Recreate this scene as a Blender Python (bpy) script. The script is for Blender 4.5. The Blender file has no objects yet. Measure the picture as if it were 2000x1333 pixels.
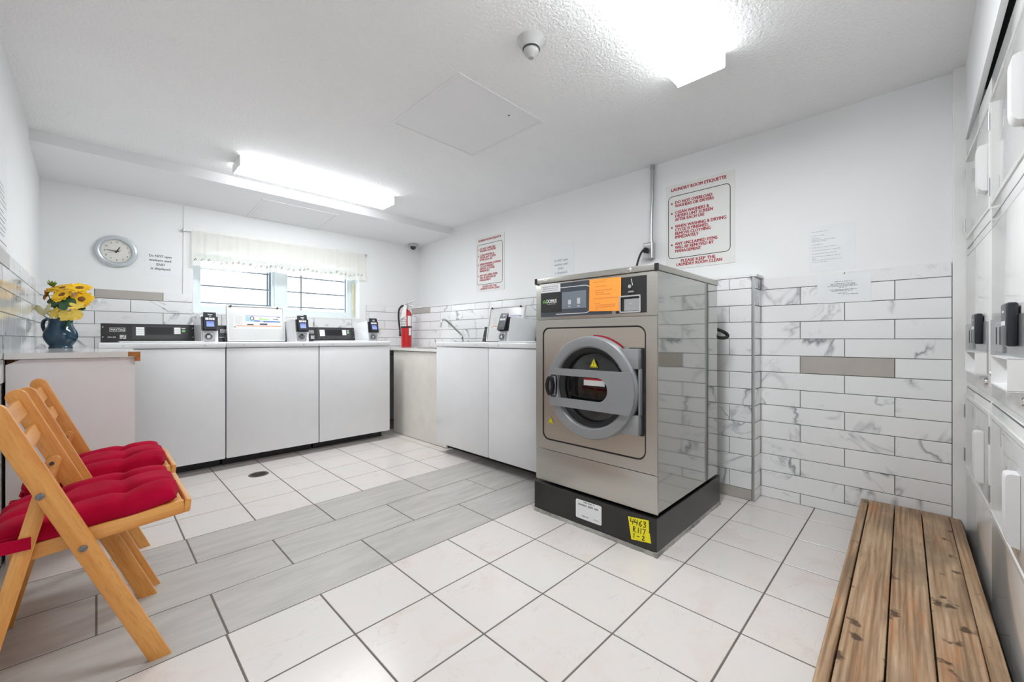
import bpy, bmesh, math, random
from mathutils import Vector, Matrix
R = math.radians
rng = random.Random(7)
scene = bpy.context.scene
C = scene.collection

# ------------------------------------------------------------------ camera, world, exposure
cam_d = bpy.data.cameras.new('camera')
cam_d.sensor_width = 36.0; cam_d.lens = 14.4; cam_d.shift_y = -0.00245
cam_d.clip_start = 0.01; cam_d.clip_end = 60
cam = bpy.data.objects.new('camera', cam_d); C.objects.link(cam)
cam.location = (0, 0, 1.004); cam.rotation_euler = (R(90), 0, R(-45.43))
scene.camera = cam
world = bpy.data.worlds.new('daylight'); scene.world = world
world.use_nodes = True
bg = world.node_tree.nodes['Background']
bg.inputs[0].default_value = (0.93, 0.97, 1.0, 1); bg.inputs[1].default_value = 2.2
scene.view_settings.view_transform = 'Standard'; scene.view_settings.look = 'None'
scene.view_settings.gamma = 1.0; scene.view_settings.use_curve_mapping = False
scene.view_settings.exposure = 0.50
LAMP = 24.5
scene.cycles.max_bounces = 6; scene.cycles.diffuse_bounces = 5
scene.cycles.glossy_bounces = 3; scene.cycles.transparent_max_bounces = 6
scene.cycles.caustics_reflective = False; scene.cycles.caustics_refractive = False
scene.cycles.adaptive_threshold = 0.03; scene.cycles.use_light_tree = False
scene.cycles.sample_clamp_indirect = 6.0

# ------------------------------------------------------------------ materials
def srgb(r, g, b):
    f = lambda c: (c/255/12.92) if c/255 <= 0.04045 else ((c/255+0.055)/1.055)**2.4
    return (f(r), f(g), f(b), 1)
class NT:
    def __init__(s, name):
        s.m = bpy.data.materials.new(name); s.m.use_nodes = True
        s.t = s.m.node_tree; s.b = s.t.nodes['Principled BSDF']; s.out = s.t.nodes['Material Output']
    def n(s, typ, **kw):
        x = s.t.nodes.new(typ)
        for k, v in kw.items():
            if k in x.inputs: x.inputs[k].default_value = v
            else: setattr(x, k, v)
        return x
    def l(s, a, b): s.t.links.new(a, b)
    def coords(s, scale=(1, 1, 1), rand=True):
        tc = s.n('ShaderNodeTexCoord'); mp = s.n('ShaderNodeMapping'); mp.inputs['Scale'].default_value = scale
        s.l(tc.outputs['Object'], mp.inputs['Vector'])
        if rand:
            oi = s.n('ShaderNodeObjectInfo'); mu = s.n('ShaderNodeMath', operation='MULTIPLY'); mu.inputs[1].default_value = 37.0
            s.l(oi.outputs['Random'], mu.inputs[0])
            cb = s.n('ShaderNodeCombineXYZ')
            for i in range(3): s.l(mu.outputs[0], cb.inputs[i])
            s.l(cb.outputs[0], mp.inputs['Location'])
        return mp.outputs[0]
    def noise(s, vec, scale=5, detail=4, rough=0.55, dist=0.0):
        x = s.n('ShaderNodeTexNoise'); x.inputs['Scale'].default_value = scale; x.inputs['Detail'].default_value = min(detail, 4)
        x.inputs['Roughness'].default_value = rough; x.inputs['Distortion'].default_value = dist
        s.l(vec, x.inputs['Vector']); return x.outputs['Fac']
    def ramp(s, fac, stops):
        x = s.n('ShaderNodeValToRGB'); e = x.color_ramp.elements
        while len(e) > 1: e.remove(e[-1])
        e[0].position = stops[0][0]; e[0].color = stops[0][1]
        for p, c in stops[1:]:
            k = e.new(p); k.color = c
        s.l(fac, x.inputs[0]); return x.outputs[0]
    def mix(s, fac, a, b, mode='MIX'):
        x = s.n('ShaderNodeMix', data_type='RGBA', blend_type=mode)
        for sock, v in ((x.inputs[0], fac), (x.inputs[6], a), (x.inputs[7], b)):
            if isinstance(v, (int, float)): sock.default_value = v
            elif isinstance(v, tuple): sock.default_value = v
            else: s.l(v, sock)
        return x.outputs[2]
    def math(s, op, a, b=0.0):
        x = s.n('ShaderNodeMath', operation=op)
        for i, v in enumerate((a, b)):
            if isinstance(v, (int, float)): x.inputs[i].default_value = v
            else: s.l(v, x.inputs[i])
        return x.outputs[0]
    def bump(s, h, strength=0.2, dist=0.01):
        x = s.n('ShaderNodeBump'); x.inputs['Strength'].default_value = strength; x.inputs['Distance'].default_value = dist
        s.l(h, x.inputs['Height']); s.l(x.outputs[0], s.b.inputs['Normal'])
    def col(s, c):
        if isinstance(c, tuple): s.b.inputs['Base Color'].default_value = c
        else: s.l(c, s.b.inputs['Base Color'])
        return s
    def pr(s, rough=0.5, metal=0.0, spec=0.5, coat=0.0):
        s.b.inputs['Roughness'].default_value = rough; s.b.inputs['Metallic'].default_value = metal
        s.b.inputs['Specular IOR Level'].default_value = spec; s.b.inputs['Coat Weight'].default_value = coat
        return s
M = {}
def plain(key, c, rough=0.5, metal=0.0, spec=0.5, coat=0.0, var=0.03):
    t = NT(key); v = t.coords()
    n = t.noise(v, 9, 3)
    dark = tuple(x*(1-var*2) for x in c[:3])+(1,); light = tuple(min(1, x*(1+var)) for x in c[:3])+(1,)
    t.col(t.ramp(n, [(0.3, dark), (0.7, light)])).pr(rough, metal, spec, coat); M[key] = t.m; return t
def emit(key, c, s):
    t = NT(key); t.col((0.8, 0.8, 0.8, 1) if s > 2 else (0.1, 0.12, 0.2, 1)); t.b.inputs['Emission Color'].default_value = c; t.b.inputs['Emission Strength'].default_value = s
    if s < 2: t.m.cycles.emission_sampling = 'NONE'
    M[key] = t.m

# painted walls
def paint(key, c, stip, strength, rough=0.6):
    t = NT(key); v = t.coords(rand=False)
    big = t.noise(v, 1.3, 3)
    t.col(t.mix(t.ramp(big, [(0.35, (0, 0, 0, 1)), (0.7, (1, 1, 1, 1))]), c, tuple(x*0.965 for x in c[:3])+(1,))).pr(rough, spec=0.3)
    t.bump(t.noise(v, stip, 3, 0.6), strength, 0.008); M[key] = t.m
paint('wall_paint', (0.835, 0.842, 0.845, 1), 160, 0.06)
paint('ceiling_paint', (0.91, 0.91, 0.91, 1), 70, 1.0, 0.8)
paint('soffit_paint', (0.85, 0.85, 0.86, 1), 120, 0.06, 0.7)

def marble_tile(key, base, vein, rough, amount=1.0):
    t = NT(key); v = t.coords()
    n1 = t.noise(v, 2.1, 6, 0.55, 0.7); d = t.math('ABSOLUTE', t.math('SUBTRACT', n1, 0.5))
    line = t.ramp(d, [(0.0, (1, 1, 1, 1)), (0.009, (0.45, 0.45, 0.45, 1)), (0.028, (0, 0, 0, 1))])
    patch = t.ramp(t.noise(v, 3.4, 2), [(0.46, (0, 0, 0, 1)), (0.66, (1, 1, 1, 1))])
    n2 = t.noise(v, 5.5, 8, 0.65, 1.2); d2 = t.math('ABSOLUTE', t.math('SUBTRACT', n2, 0.47))
    soft = t.ramp(d2, [(0.0, (0.7, 0.7, 0.7, 1)), (0.05, (0, 0, 0, 1))])
    clouds = t.ramp(t.noise(v, 4.0, 4), [(0.58, (0, 0, 0, 1)), (0.75, (1, 1, 1, 1))])
    f = t.math('MULTIPLY', line, patch)
    f2 = t.math('MULTIPLY', soft, clouds)
    f3 = t.math('MULTIPLY', t.math('ADD', t.math('MULTIPLY', f, 0.9), t.math('MULTIPLY', f2, 0.6)), amount)
    oi = t.n('ShaderNodeObjectInfo')
    tone = t.ramp(oi.outputs['Random'], [(0.0, base), (1.0, tuple(x*0.96 for x in base[:3])+(1,))])
    t.col(t.mix(f3, tone, vein)).pr(rough, spec=0.5, coat=0.25)
    t.b.inputs['Coat Roughness'].default_value = 0.03
    M[key] = t.m
marble_tile('marble_tile', (0.85, 0.855, 0.86, 1), (0.28, 0.30, 0.33, 1), 0.10, 1.35)
marble_tile('counter_marble', (0.74, 0.73, 0.71, 1), (0.42, 0.41, 0.40, 1), 0.12, 0.7)
plain('taupe_tile', srgb(178, 172, 165), 0.15, coat=0.2)
plain('wall_grout', (0.27, 0.265, 0.26, 1), 0.85)
plain('floor_grout', (0.15, 0.135, 0.12, 1), 0.9)

def floor_tile():
    t = NT('cream_floor_tile'); v = t.coords((1, 1, 1))
    warm = t.ramp(t.noise(v, 4.5, 4, 0.6, 0.5), [(0.35, (0.685, 0.66, 0.63, 1)), (0.56, (0.705, 0.655, 0.625, 1)), (0.70, (0.675, 0.60, 0.56, 1))])
    vr = t.n('ShaderNodeMapping'); vr.inputs['Rotation'].default_value = (0, 0, 0.7); vr.inputs['Scale'].default_value = (1, 2.6, 1)
    t.l(v, vr.inputs['Vector'])
    n = t.noise(vr.outputs[0], 5.0, 6, 0.6, 0.9); d = t.math('ABSOLUTE', t.math('SUBTRACT', n, 0.52))
    line = t.ramp(d, [(0.0, (0.5, 0.5, 0.5, 1)), (0.013, (0, 0, 0, 1))])
    patch = t.ramp(t.noise(v, 6.0, 2), [(0.44, (0, 0, 0, 1)), (0.68, (1, 1, 1, 1))])
    t.col(t.mix(t.math('MULTIPLY', line, patch), warm, (0.50, 0.45, 0.42, 1))).pr(0.22, spec=0.45)
    t.bump(t.noise(v, 30, 2), 0.03, 0.002); M['cream_floor_tile'] = t.m
    t = NT('gray_floor_tile'); v = t.coords((1.2, 7.0, 1))
    base = t.ramp(t.noise(v, 3.0, 7, 0.6, 0.5), [(0.25, (0.42, 0.40, 0.375, 1)), (0.5, (0.48, 0.46, 0.435, 1)), (0.75, (0.535, 0.515, 0.485, 1))])
    fine = t.noise(v, 16, 5, 0.7)
    t.col(t.mix(t.ramp(fine, [(0.58, (0, 0, 0, 1)), (0.85, (0.3, 0.3, 0.3, 1))]), base, (0.32, 0.31, 0.30, 1))).pr(0.27, spec=0.45)
    M['gray_floor_tile'] = t.m
floor_tile()

def wood(key, c0, c1, c2, rough, ring=18, stretch=14, coat=0.0):
    t = NT(key); v = t.coords((1, stretch, stretch))
    n = t.noise(v, 2.2, 6, 0.6, 0.8); f = t.noise(v, ring, 4, 0.7)
    base = t.ramp(n, [(0.3, c0), (0.52, c1), (0.72, c2)])
    t.col(t.mix(t.ramp(f, [(0.5, (0, 0, 0, 1)), (0.78, (0.45, 0.45, 0.45, 1))]), base, tuple(x*0.55 for x in c0[:3])+(1,))).pr(rough, spec=0.4, coat=coat)
    t.bump(f, 0.12, 0.001); M[key] = t.m
wood('chair_wood', srgb(205, 132, 60), srgb(222, 156, 82), srgb(230, 170, 98), 0.34, 20, 10, 0.12)
wood('brown_board', srgb(84, 52, 32), srgb(112, 72, 46), srgb(140, 96, 64), 0.7)

def deck_wood():
    t = NT('weathered_plank'); v = t.coords((1, 1, 1))
    def mp(sc):
        m = t.n('ShaderNodeMapping'); m.inputs['Scale'].default_value = sc; t.l(v, m.inputs['Vector']); return m.outputs[0]
    streak = t.noise(mp((1.1, 26, 26)), 2.2, 5, 0.65, 0.3)
    base = t.ramp(streak, [(0.30, srgb(128, 101, 77)), (0.48, srgb(170, 140, 110)), (0.66, srgb(192, 166, 136))])
    w = t.n('ShaderNodeTexWave', wave_type='RINGS', rings_direction='X'); w.inputs['Scale'].default_value = 26
    w.inputs['Distortion'].default_value = 2.2; w.inputs['Detail'].default_value = 2; w.inputs['Detail Scale'].default_value = 0.5
    t.l(mp((0.16, 1.0, 1.0)), w.inputs['Vector'])
    zone = t.ramp(t.noise(mp((1.0, 5, 5)), 1.2, 2), [(0.44, (0, 0, 0, 1)), (0.60, (0.6, 0.6, 0.6, 1))])
    grain = t.mix(t.math('MULTIPLY', t.math('MULTIPLY', w.outputs['Fac'], w.outputs['Fac']), zone), base, srgb(118, 80, 50))
    worn = t.ramp(t.noise(mp((1.4, 13, 13)), 1.2, 4, 0.6), [(0.56, (0, 0, 0, 1)), (0.66, (0.5, 0.5, 0.5, 1))])
    orange = t.mix(worn, grain, srgb(186, 116, 66))
    grime = t.ramp(t.noise(mp((2.5, 5, 5)), 1.4, 3), [(0.44, (0, 0, 0, 1)), (0.66, (0.55, 0.55, 0.55, 1))])
    dirty = t.mix(grime, orange, srgb(112, 96, 80))
    spots = t.ramp(t.noise(mp((9, 9, 9)), 1.5, 3, 0.55), [(0.625, (0, 0, 0, 1)), (0.69, (0.9, 0.9, 0.9, 1))])
    t.col(t.mix(spots, dirty, srgb(72, 54, 42))).pr(0.62, spec=0.3)
    t.bump(streak, 0.25, 0.002); M['weathered_plank'] = t.m
deck_wood()

def steel(key, c, rough, sx, sz, bumps=0.0, wav=0.0):
    t = NT(key); v = t.coords((sx, sx, sz), rand=False)
    n = t.noise(v, 3, 2, 0.5)
    t.col(t.ramp(n, [(0.3, tuple(x*0.96 for x in c[:3])+(1,)), (0.7, c)])).pr(rough, 1.0)
    if bumps: t.bump(t.noise(v, 40, 2, 0.5), bumps, 0.0006)
    if wav:
        v2 = t.coords((1, 1, 1), rand=False); t.bump(t.noise(v2, 2.6, 1), wav, 0.02)
    M[key] = t.m
steel('brushed_steel', (0.52, 0.505, 0.465, 1), 0.36, 0.5, 30, 0.04)
steel('door_panel_steel', (0.55, 0.51, 0.45, 1), 0.30, 0.5, 30, 0.05)
steel('mirror_steel', (0.50, 0.50, 0.475, 1), 0.06, 1, 1, wav=0.09)
steel('chrome', (0.72, 0.72, 0.72, 1), 0.10, 3, 3)
steel('satin_metal', (0.55, 0.56, 0.57, 1), 0.35, 3, 3)
steel('dark_chrome', (0.22, 0.22, 0.23, 1), 0.12, 3, 3)
steel('galvanised', (0.50, 0.53, 0.54, 1), 0.38, 6, 6)
plain('enamel_white', (0.78, 0.79, 0.805, 1), 0.22, coat=0.15, var=0.01)
plain('lid_white', (0.64, 0.64, 0.635, 1), 0.3, var=0.01)
plain('dryer_white', (0.80, 0.80, 0.79, 1), 0.13, coat=0.3, var=0.01)
plain('dryer_door', (0.58, 0.58, 0.575, 1), 0.04, spec=0.9, coat=0.4, var=0.01)
plain('handle_white', (0.82, 0.82, 0.82, 1), 0.35, var=0.01)
plain('white_trim', (0.80, 0.80, 0.79, 1), 0.4, var=0.015)
plain('window_vinyl', (0.72, 0.78, 0.80, 1), 0.35, var=0.02)
plain('panel_white', (0.80, 0.79, 0.80, 1), 0.35, var=0.01)
plain('cream_panel', (0.74, 0.71, 0.665, 1), 0.45, var=0.03)
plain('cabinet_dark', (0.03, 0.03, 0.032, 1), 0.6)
plain('console_gray', (0.33, 0.34, 0.35, 1), 0.4)
plain('console_black', (0.022, 0.022, 0.022, 1), 0.35)
plain('charcoal', (0.045, 0.046, 0.048, 1), 0.35)
plain('black_plastic', (0.012, 0.013, 0.015, 1), 0.3)
plain('reader_black', (0.02, 0.024, 0.03, 1), 0.28)
plain('rubber', (0.012, 0.012, 0.012, 1), 0.55)
plain('base_black', (0.018, 0.017, 0.016, 1), 0.3, var=0.15)
plain('mortar', (0.36, 0.35, 0.32, 1), 0.95, var=0.25)
plain('door_gray', (0.27, 0.28, 0.29, 1), 0.42, metal=0.25, var=0.02)
plain('drum_dark', (0.05, 0.048, 0.045, 1), 0.25, metal=0.6)
plain('glass_dark', (0.010, 0.010, 0.010, 1), 0.06, spec=0.6)
plain('screen_gray', (0.18, 0.21, 0.25, 1), 0.15)
plain('panel_slate', (0.055, 0.065, 0.08, 1), 0.3)
plain('ink_black', (0.02, 0.02, 0.02, 1), 0.6)
plain('ink_gray', (0.30, 0.31, 0.32, 1), 0.7)
plain('ink_pale', (0.52, 0.53, 0.54, 1), 0.7)
plain('ink_red', (0.40, 0.012, 0.03, 1), 0.6)
plain('ink_blue', (0.02, 0.12, 0.42, 1), 0.5)
plain('ink_sky', (0.30, 0.52, 0.78, 1), 0.5)
plain('ink_violet', (0.42, 0.42, 0.72, 1), 0.5)
plain('ink_green', (0.32, 0.66, 0.16, 1), 0.5)
plain('ink_orange', (0.75, 0.22, 0.06, 1), 0.5)
plain('logo_green', (0.16, 0.62, 0.06, 1), 0.5)
plain('lamp_green', (0.30, 0.62, 0.28, 1), 0.4)
plain('print_white', (0.80, 0.80, 0.80, 1), 0.5, var=0.01)
plain('label_white', (0.68, 0.68, 0.67, 1), 0.5, var=0.01)
plain('paper_white', (0.80, 0.815, 0.83, 1), 0.55, var=0.01)
plain('paper_orange', (0.98, 0.36, 0.055, 1), 0.7, var=0.01)
plain('sign_board', (0.77, 0.77, 0.75, 1), 0.4, var=0.01)
plain('sticker_yellow', (0.86, 0.76, 0.01, 1), 0.55, var=0.01)
plain('warning_red', (0.45, 0.012, 0.03, 1), 0.35)
plain('extinguisher_red', (0.48, 0.006, 0.010, 1), 0.22, coat=0.4)
plain('tag_cream', (0.78, 0.74, 0.70, 1), 0.6)
plain('jug_blue', (0.008, 0.046, 0.085, 1), 0.12, coat=0.3, var=0.2)
plain('petal_gold', (0.92, 0.52, 0.008, 1), 0.6, var=0.15)
plain('petal_orange', (0.88, 0.40, 0.008, 1), 0.6, var=0.15)
plain('petal_pale', (0.90, 0.66, 0.12, 1), 0.6, var=0.12)
plain('leaf_cream', (0.72, 0.66, 0.38, 1), 0.6, var=0.1)
plain('leaf_green', (0.045, 0.13, 0.055, 1), 0.5, var=0.2)
plain('bud_green', (0.16, 0.26, 0.03, 1), 0.6, var=0.2)
plain('blossom_pink', (0.75, 0.45, 0.42, 1), 0.6)
plain('flower_eye', (0.20, 0.08, 0.01, 1), 0.8)
plain('chipboard', srgb(176, 112, 58), 0.9, var=0.35)
plain('clock_rim', (0.60, 0.64, 0.67, 1), 0.3, metal=0.3)
plain('clock_face', (0.72, 0.70, 0.66, 1), 0.35)
plain('drain_metal', (0.20, 0.17, 0.14, 1), 0.55, metal=0.5, var=0.3)
plain('ceiling_fitting', (0.46, 0.46, 0.455, 1), 0.4)
plain('border_print', (0.36, 0.30, 0.27, 1), 0.8, var=0.4)
plain('dome_black', (0.012, 0.013, 0.012, 1), 0.08, coat=0.5)
plain('bar_gray', (0.20, 0.23, 0.25, 1), 0.6)
plain('exterior_gray', (0.30, 0.36, 0.40, 1), 0.6)
emit('lamp_diffuser', (0.95, 0.98, 1.0, 1), LAMP)
emit('lamp_side', (0.95, 0.98, 1.0, 1), 4.8)
emit('screen_blue', (0.10, 0.16, 0.75, 1), 0.5)
emit('screen_pale', (0.30, 0.42, 0.85, 1), 0.5)

def fabric_red():
    t = NT('cushion_red'); v = t.coords()
    n = t.noise(v, 14, 4); t.col(t.ramp(n, [(0.3, (0.34, 0.002, 0.022, 1)), (0.7, (0.45, 0.004, 0.036, 1))])).pr(0.95, spec=0.05)
    t.b.inputs['Sheen Weight'].default_value = 0.04
    t.bump(t.noise(v, 240, 2), 0.15, 0.001); M['cushion_red'] = t.m
fabric_red()
def sheer():
    t = NT('sheer_fabric'); nt = t.t
    t.col((0.91, 0.91, 0.89, 1)).pr(0.9, spec=0.1)
    tl = t.n('ShaderNodeBsdfTranslucent'); tl.inputs[0].default_value = (0.93, 0.91, 0.78, 1)
    m1 = t.n('ShaderNodeMixShader'); m1.inputs[0].default_value = 0.36
    t.l(t.b.outputs[0], m1.inputs[1]); t.l(tl.outputs[0], m1.inputs[2])
    tr = t.n('ShaderNodeBsdfTransparent'); m2 = t.n('ShaderNodeMixShader'); m2.inputs[0].default_value = 0.34
    t.l(m1.outputs[0], m2.inputs[1]); t.l(tr.outputs[0], m2.inputs[2]); t.l(m2.outputs[0], t.out.inputs[0])
    M['sheer_fabric'] = t.m
sheer()
def pane():
    t = NT('window_glass')
    tr = t.n('ShaderNodeBsdfTransparent'); tr.inputs[0].default_value = (0.97, 0.99, 1, 1)
    gl = t.n('ShaderNodeBsdfGlossy'); gl.inputs['Roughness'].default_value = 0.02
    m = t.n('ShaderNodeMixShader'); m.inputs[0].default_value = 0.05
    t.l(tr.outputs[0], m.inputs[1]); t.l(gl.outputs[0], m.inputs[2]); t.l(m.outputs[0], t.out.inputs[0]); M['window_glass'] = t.m
pane()

# ------------------------------------------------------------------ mesh helpers
def NB(): return bmesh.new()
def box(bm, x0, x1, y0, y1, z0, z1, bev=0.0, seg=2):
    m = Matrix.Translation(((x0+x1)/2, (y0+y1)/2, (z0+z1)/2)) @ Matrix.Diagonal((abs(x1-x0), abs(y1-y0), abs(z1-z0), 1))
    vs = bmesh.ops.create_cube(bm, size=1, matrix=m)['verts']
    if bev > 0:
        es = {e for v in vs for e in v.link_edges}
        bmesh.ops.bevel(bm, geom=list(es), offset=bev, segments=seg, affect='EDGES', profile=0.5)
    return bm
def frame_of(d):
    d = Vector(d).normalized(); a = Vector((0, 0, 1)) if abs(d.z) < 0.9 else Vector((1, 0, 0))
    x = a.cross(d).normalized(); return x, d.cross(x).normalized(), d
def cyl(bm, p0, p1, r0, r1=None, seg=20):
    r1 = r0 if r1 is None else r1; p0 = Vector(p0); p1 = Vector(p1); x, y, _ = frame_of(p1-p0)
    A = [bm.verts.new(p0+x*r0*math.cos(2*math.pi*i/seg)+y*r0*math.sin(2*math.pi*i/seg)) for i in range(seg)]
    B = [bm.verts.new(p1+x*r1*math.cos(2*math.pi*i/seg)+y*r1*math.sin(2*math.pi*i/seg)) for i in range(seg)]
    for i in range(seg): bm.faces.new((A[i], A[(i+1) % seg], B[(i+1) % seg], B[i]))
    bm.faces.new(A[::-1]); bm.faces.new(B); return bm
def tube(bm, pts, r, seg=8, closed=False):
    pts = [Vector(p) for p in pts]; rings = []; n = len(pts); prev = None
    for i, p in enumerate(pts):
        a = pts[(i-1) % n] if (i > 0 or closed) else p; b = pts[(i+1) % n] if (i < n-1 or closed) else p
        d = (b-a).normalized()
        if prev is None: x, y, _ = frame_of(d)
        else:
            x = (prev-d*prev.dot(d)).normalized(); y = d.cross(x)
        prev = x; rr = r[i] if isinstance(r, (list, tuple)) else r
        rings.append([bm.verts.new(p+x*rr*math.cos(2*math.pi*k/seg)+y*rr*math.sin(2*math.pi*k/seg)) for k in range(seg)])
    for i in range(n if closed else n-1):
        A = rings[i]; B = rings[(i+1) % n]
        for k in range(seg): bm.faces.new((A[k], A[(k+1) % seg], B[(k+1) % seg], B[k]))
    if not closed: bm.faces.new(rings[0][::-1]); bm.faces.new(rings[-1])
    return bm
def smoothpts(pts, n=6):
    P = [Vector(p) for p in pts]; out = []
    for i in range(len(P)-1):
        a = P[max(i-1, 0)]; b = P[i]; c = P[i+1]; d = P[min(i+2, len(P)-1)]
        for k in range(n):
            t = k/n; out.append(0.5*((2*b)+(c-a)*t+(2*a-5*b+4*c-d)*t*t+(-a+3*b-3*c+d)*t**3))
    out.append(P[-1]); return out
def lathe(bm, prof, seg=32, o=(0, 0, 0), axis='z', close=False):
    o = Vector(o); rings = []
    def P(r, h, a):
        c, s = r*math.cos(a), r*math.sin(a)
        return o+(Vector((c, s, h)) if axis == 'z' else Vector((c, h, s)))
    for r, h in prof:
        if r < 1e-6: rings.append([bm.verts.new(P(0, h, 0))])
        else: rings.append([bm.verts.new(P(r, h, 2*math.pi*i/seg)) for i in range(seg)])
    pairs = list(zip(rings, rings[1:]))
    if close: pairs.append((rings[-1], rings[0]))
    for A, B in pairs:
        for i in range(seg):
            j = (i+1) % seg
            if len(A) == 1 and len(B) == 1: continue
            if len(A) == 1: f = (A[0], B[j], B[i])
            elif len(B) == 1: f = (A[i], A[j], B[0])
            else: f = (A[i], A[j], B[j], B[i])
            bm.faces.new(f)
    bmesh.ops.recalc_face_normals(bm, faces=bm.faces[:]); return bm
def prism(bm, poly, plane, d0, d1):
    def P(a, b, d): return {'xz': (a, d, b), 'yz': (d, a, b), 'xy': (a, b, d)}[plane]
    A = [bm.verts.new(P(a, b, d0)) for a, b in poly]; B = [bm.verts.new(P(a, b, d1)) for a, b in poly]; n = len(poly)
    for i in range(n): bm.faces.new((A[i], A[(i+1) % n], B[(i+1) % n], B[i]))
    bm.faces.new(A[::-1]); bm.faces.new(B)
    bmesh.ops.recalc_face_normals(bm, faces=bm.faces[:]); return bm
def rrect(x0, x1, z0, z1, r, seg=6):
    out = []
    for cx, cz, a0 in ((x1-r, z1-r, 0), (x0+r, z1-r, 90), (x0+r, z0+r, 180), (x1-r, z0+r, 270)):
        for i in range(seg+1):
            a = R(a0+90*i/seg); out.append((cx+r*math.cos(a), cz+r*math.sin(a)))
    return out
def ringprism(bm, outer, inner, plane, d0, d1):
    def P(a, b, d): return {'xz': (a, d, b), 'yz': (d, a, b), 'xy': (a, b, d)}[plane]
    n = len(outer); V = [[bm.verts.new(P(a, b, d)) for a, b in poly] for poly, d in ((outer, d0), (outer, d1), (inner, d1), (inner, d0))]
    for k in range(4):
        A = V[k]; B = V[(k+1) % 4]
        for i in range(n): bm.faces.new((A[i], A[(i+1) % n], B[(i+1) % n], B[i]))
    bmesh.ops.recalc_face_normals(bm, faces=bm.faces[:]); return bm
def rq(bm, x0, x1, z0, z1, y):            # flat printed rectangle facing -y
    vs = [bm.verts.new(p) for p in ((x0, y, z0), (x1, y, z0), (x1, y, z1), (x0, y, z1))]; bm.faces.new(vs); return bm
def poly_xz(bm, pts, y):
    bm.faces.new([bm.verts.new((a, y, b)) for a, b in pts]); return bm

def obj(name, bm, mat, parent=None, loc=(0, 0, 0), rot=(0, 0, 0), smooth=None):
    me = bpy.data.meshes.new(name)
    if isinstance(bm, bmesh.types.BMesh):
        bm.to_mesh(me); bm.free()
    else: me = bm
    if mat and not me.materials: me.materials.append(M[mat])
    if smooth is not None:
        me.polygons.foreach_set('use_smooth', [True]*len(me.polygons)); me.set_sharp_from_angle(angle=R(smooth))
    o = bpy.data.objects.new(name, me); C.objects.link(o)
    o.location = loc; o.rotation_euler = rot
    if parent: o.parent = parent
    return o
def tag(o, label=None, cat=None, group=None, kind=None):
    if label: o['label'] = label
    if cat: o['category'] = cat
    if group: o['group'] = group
    if kind: o['kind'] = kind
    return o
def empty(name, loc=(0, 0, 0), rz=0.0, label=None, cat=None, group=None):
    o = bpy.data.objects.new(name, None); o.empty_display_size = 0.05; C.objects.link(o)
    o.location = loc; o.rotation_euler = (0, 0, R(rz)); return tag(o, label, cat, group)
def struct(name, bm, mat, parent=None, **k):
    o = obj(name, bm, mat, parent, **k)
    if parent is None: o['kind'] = 'structure'
    return o
def bar(name, p0, p1, w, t, mat, parent, y=0.0, roundtop=False, bev=0.003):
    """flat wooden bar in an x-z plane from p0 to p1 (x, z); local x runs along it"""
    a = Vector((p0[0], 0, p0[1])); b = Vector((p1[0], 0, p1[1])); L = (b-a).length
    bm = NB()
    if roundtop:
        pts = [(0, -w/2)]+[(L-w/2+w/2*math.cos(R(q)), w/2*math.sin(R(q))) for q in range(-90, 91, 15)]+[(0, w/2)]
        prism(bm, pts, 'xz', -t/2, t/2)
        es = [e for e in bm.edges if abs(e.verts[0].co.y-e.verts[1].co.y) < 1e-6]
        bmesh.ops.bevel(bm, geom=es, offset=bev, segments=2, affect='EDGES', profile=0.5)
    else: box(bm, 0, L, -t/2, t/2, -w/2, w/2, bev)
    ang = math.atan2(b.z-a.z, b.x-a.x)
    return obj(name, bm, mat, parent, (a.x, y, a.z), (0, -ang, 0), smooth=40)

_cap = {}
def text_mesh(body, cap, sx=1.0, bold=0.0, align='LEFT', width=None, spacing=1.0):
    cu = bpy.data.curves.new('lettering', 'FONT'); cu.body = body; cu.align_x = align; cu.size = 1.0
    cu.space_character = spacing; cu.resolution_u = 2
    o = bpy.data.objects.new('lettering_tmp', cu); C.objects.link(o)
    dg = bpy.context.evaluated_depsgraph_get(); dg.update()
    me = bpy.data.meshes.new_from_object(o.evaluated_get(dg)); bpy.data.objects.remove(o); bpy.data.curves.remove(cu)
    k = cap/0.72
    if width:
        xs = [v.co.x for v in me.vertices]; w = (max(xs)-min(xs)) if xs else 1; sx = width/(w*k)
    for v in me.vertices: x, y, z = v.co; v.co = (x*k*sx, 0, y*k)
    if bold:
        b2 = bmesh.new()
        for i, (dx, dz) in enumerate(((0, 0), (1, 0), (-1, 0), (0, 0.5), (0, -0.5))):
            n0 = len(b2.verts); b2.from_mesh(me); b2.verts.ensure_lookup_table()
            for v in b2.verts[n0:]: v.co.x += dx*bold*cap*1.6; v.co.z += dz*bold*cap*1.6; v.co.y -= i*0.00004
        b2.to_mesh(me); b2.free()
    me.materials.clear(); return me
def text(body, cap, mat, parent, x, z, y, sx=1.0, bold=0.0, align='LEFT', width=None, name='lettering', spacing=1.0):
    me = text_mesh(body, cap, sx, bold, align, width, spacing); me.materials.append(M[mat])
    return obj(name, me, None, parent, (x, y, z))
def scribble(bm, x0, x1, z, h, y, r):
    x = x0
    while x < x1-h:
        w = min(r.uniform(2, 6)*h, x1-x); rq(bm, x, x+w, z, z+h*r.uniform(0.8, 1.0), y); x += w+h*0.8
    return bm

# ------------------------------------------------------------------ room numbers (metres)
XL, XR, YB, YF, ZC = -0.297, 2.992, 4.655, -0.173, 2.326
XLEDGE = 2.848

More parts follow.
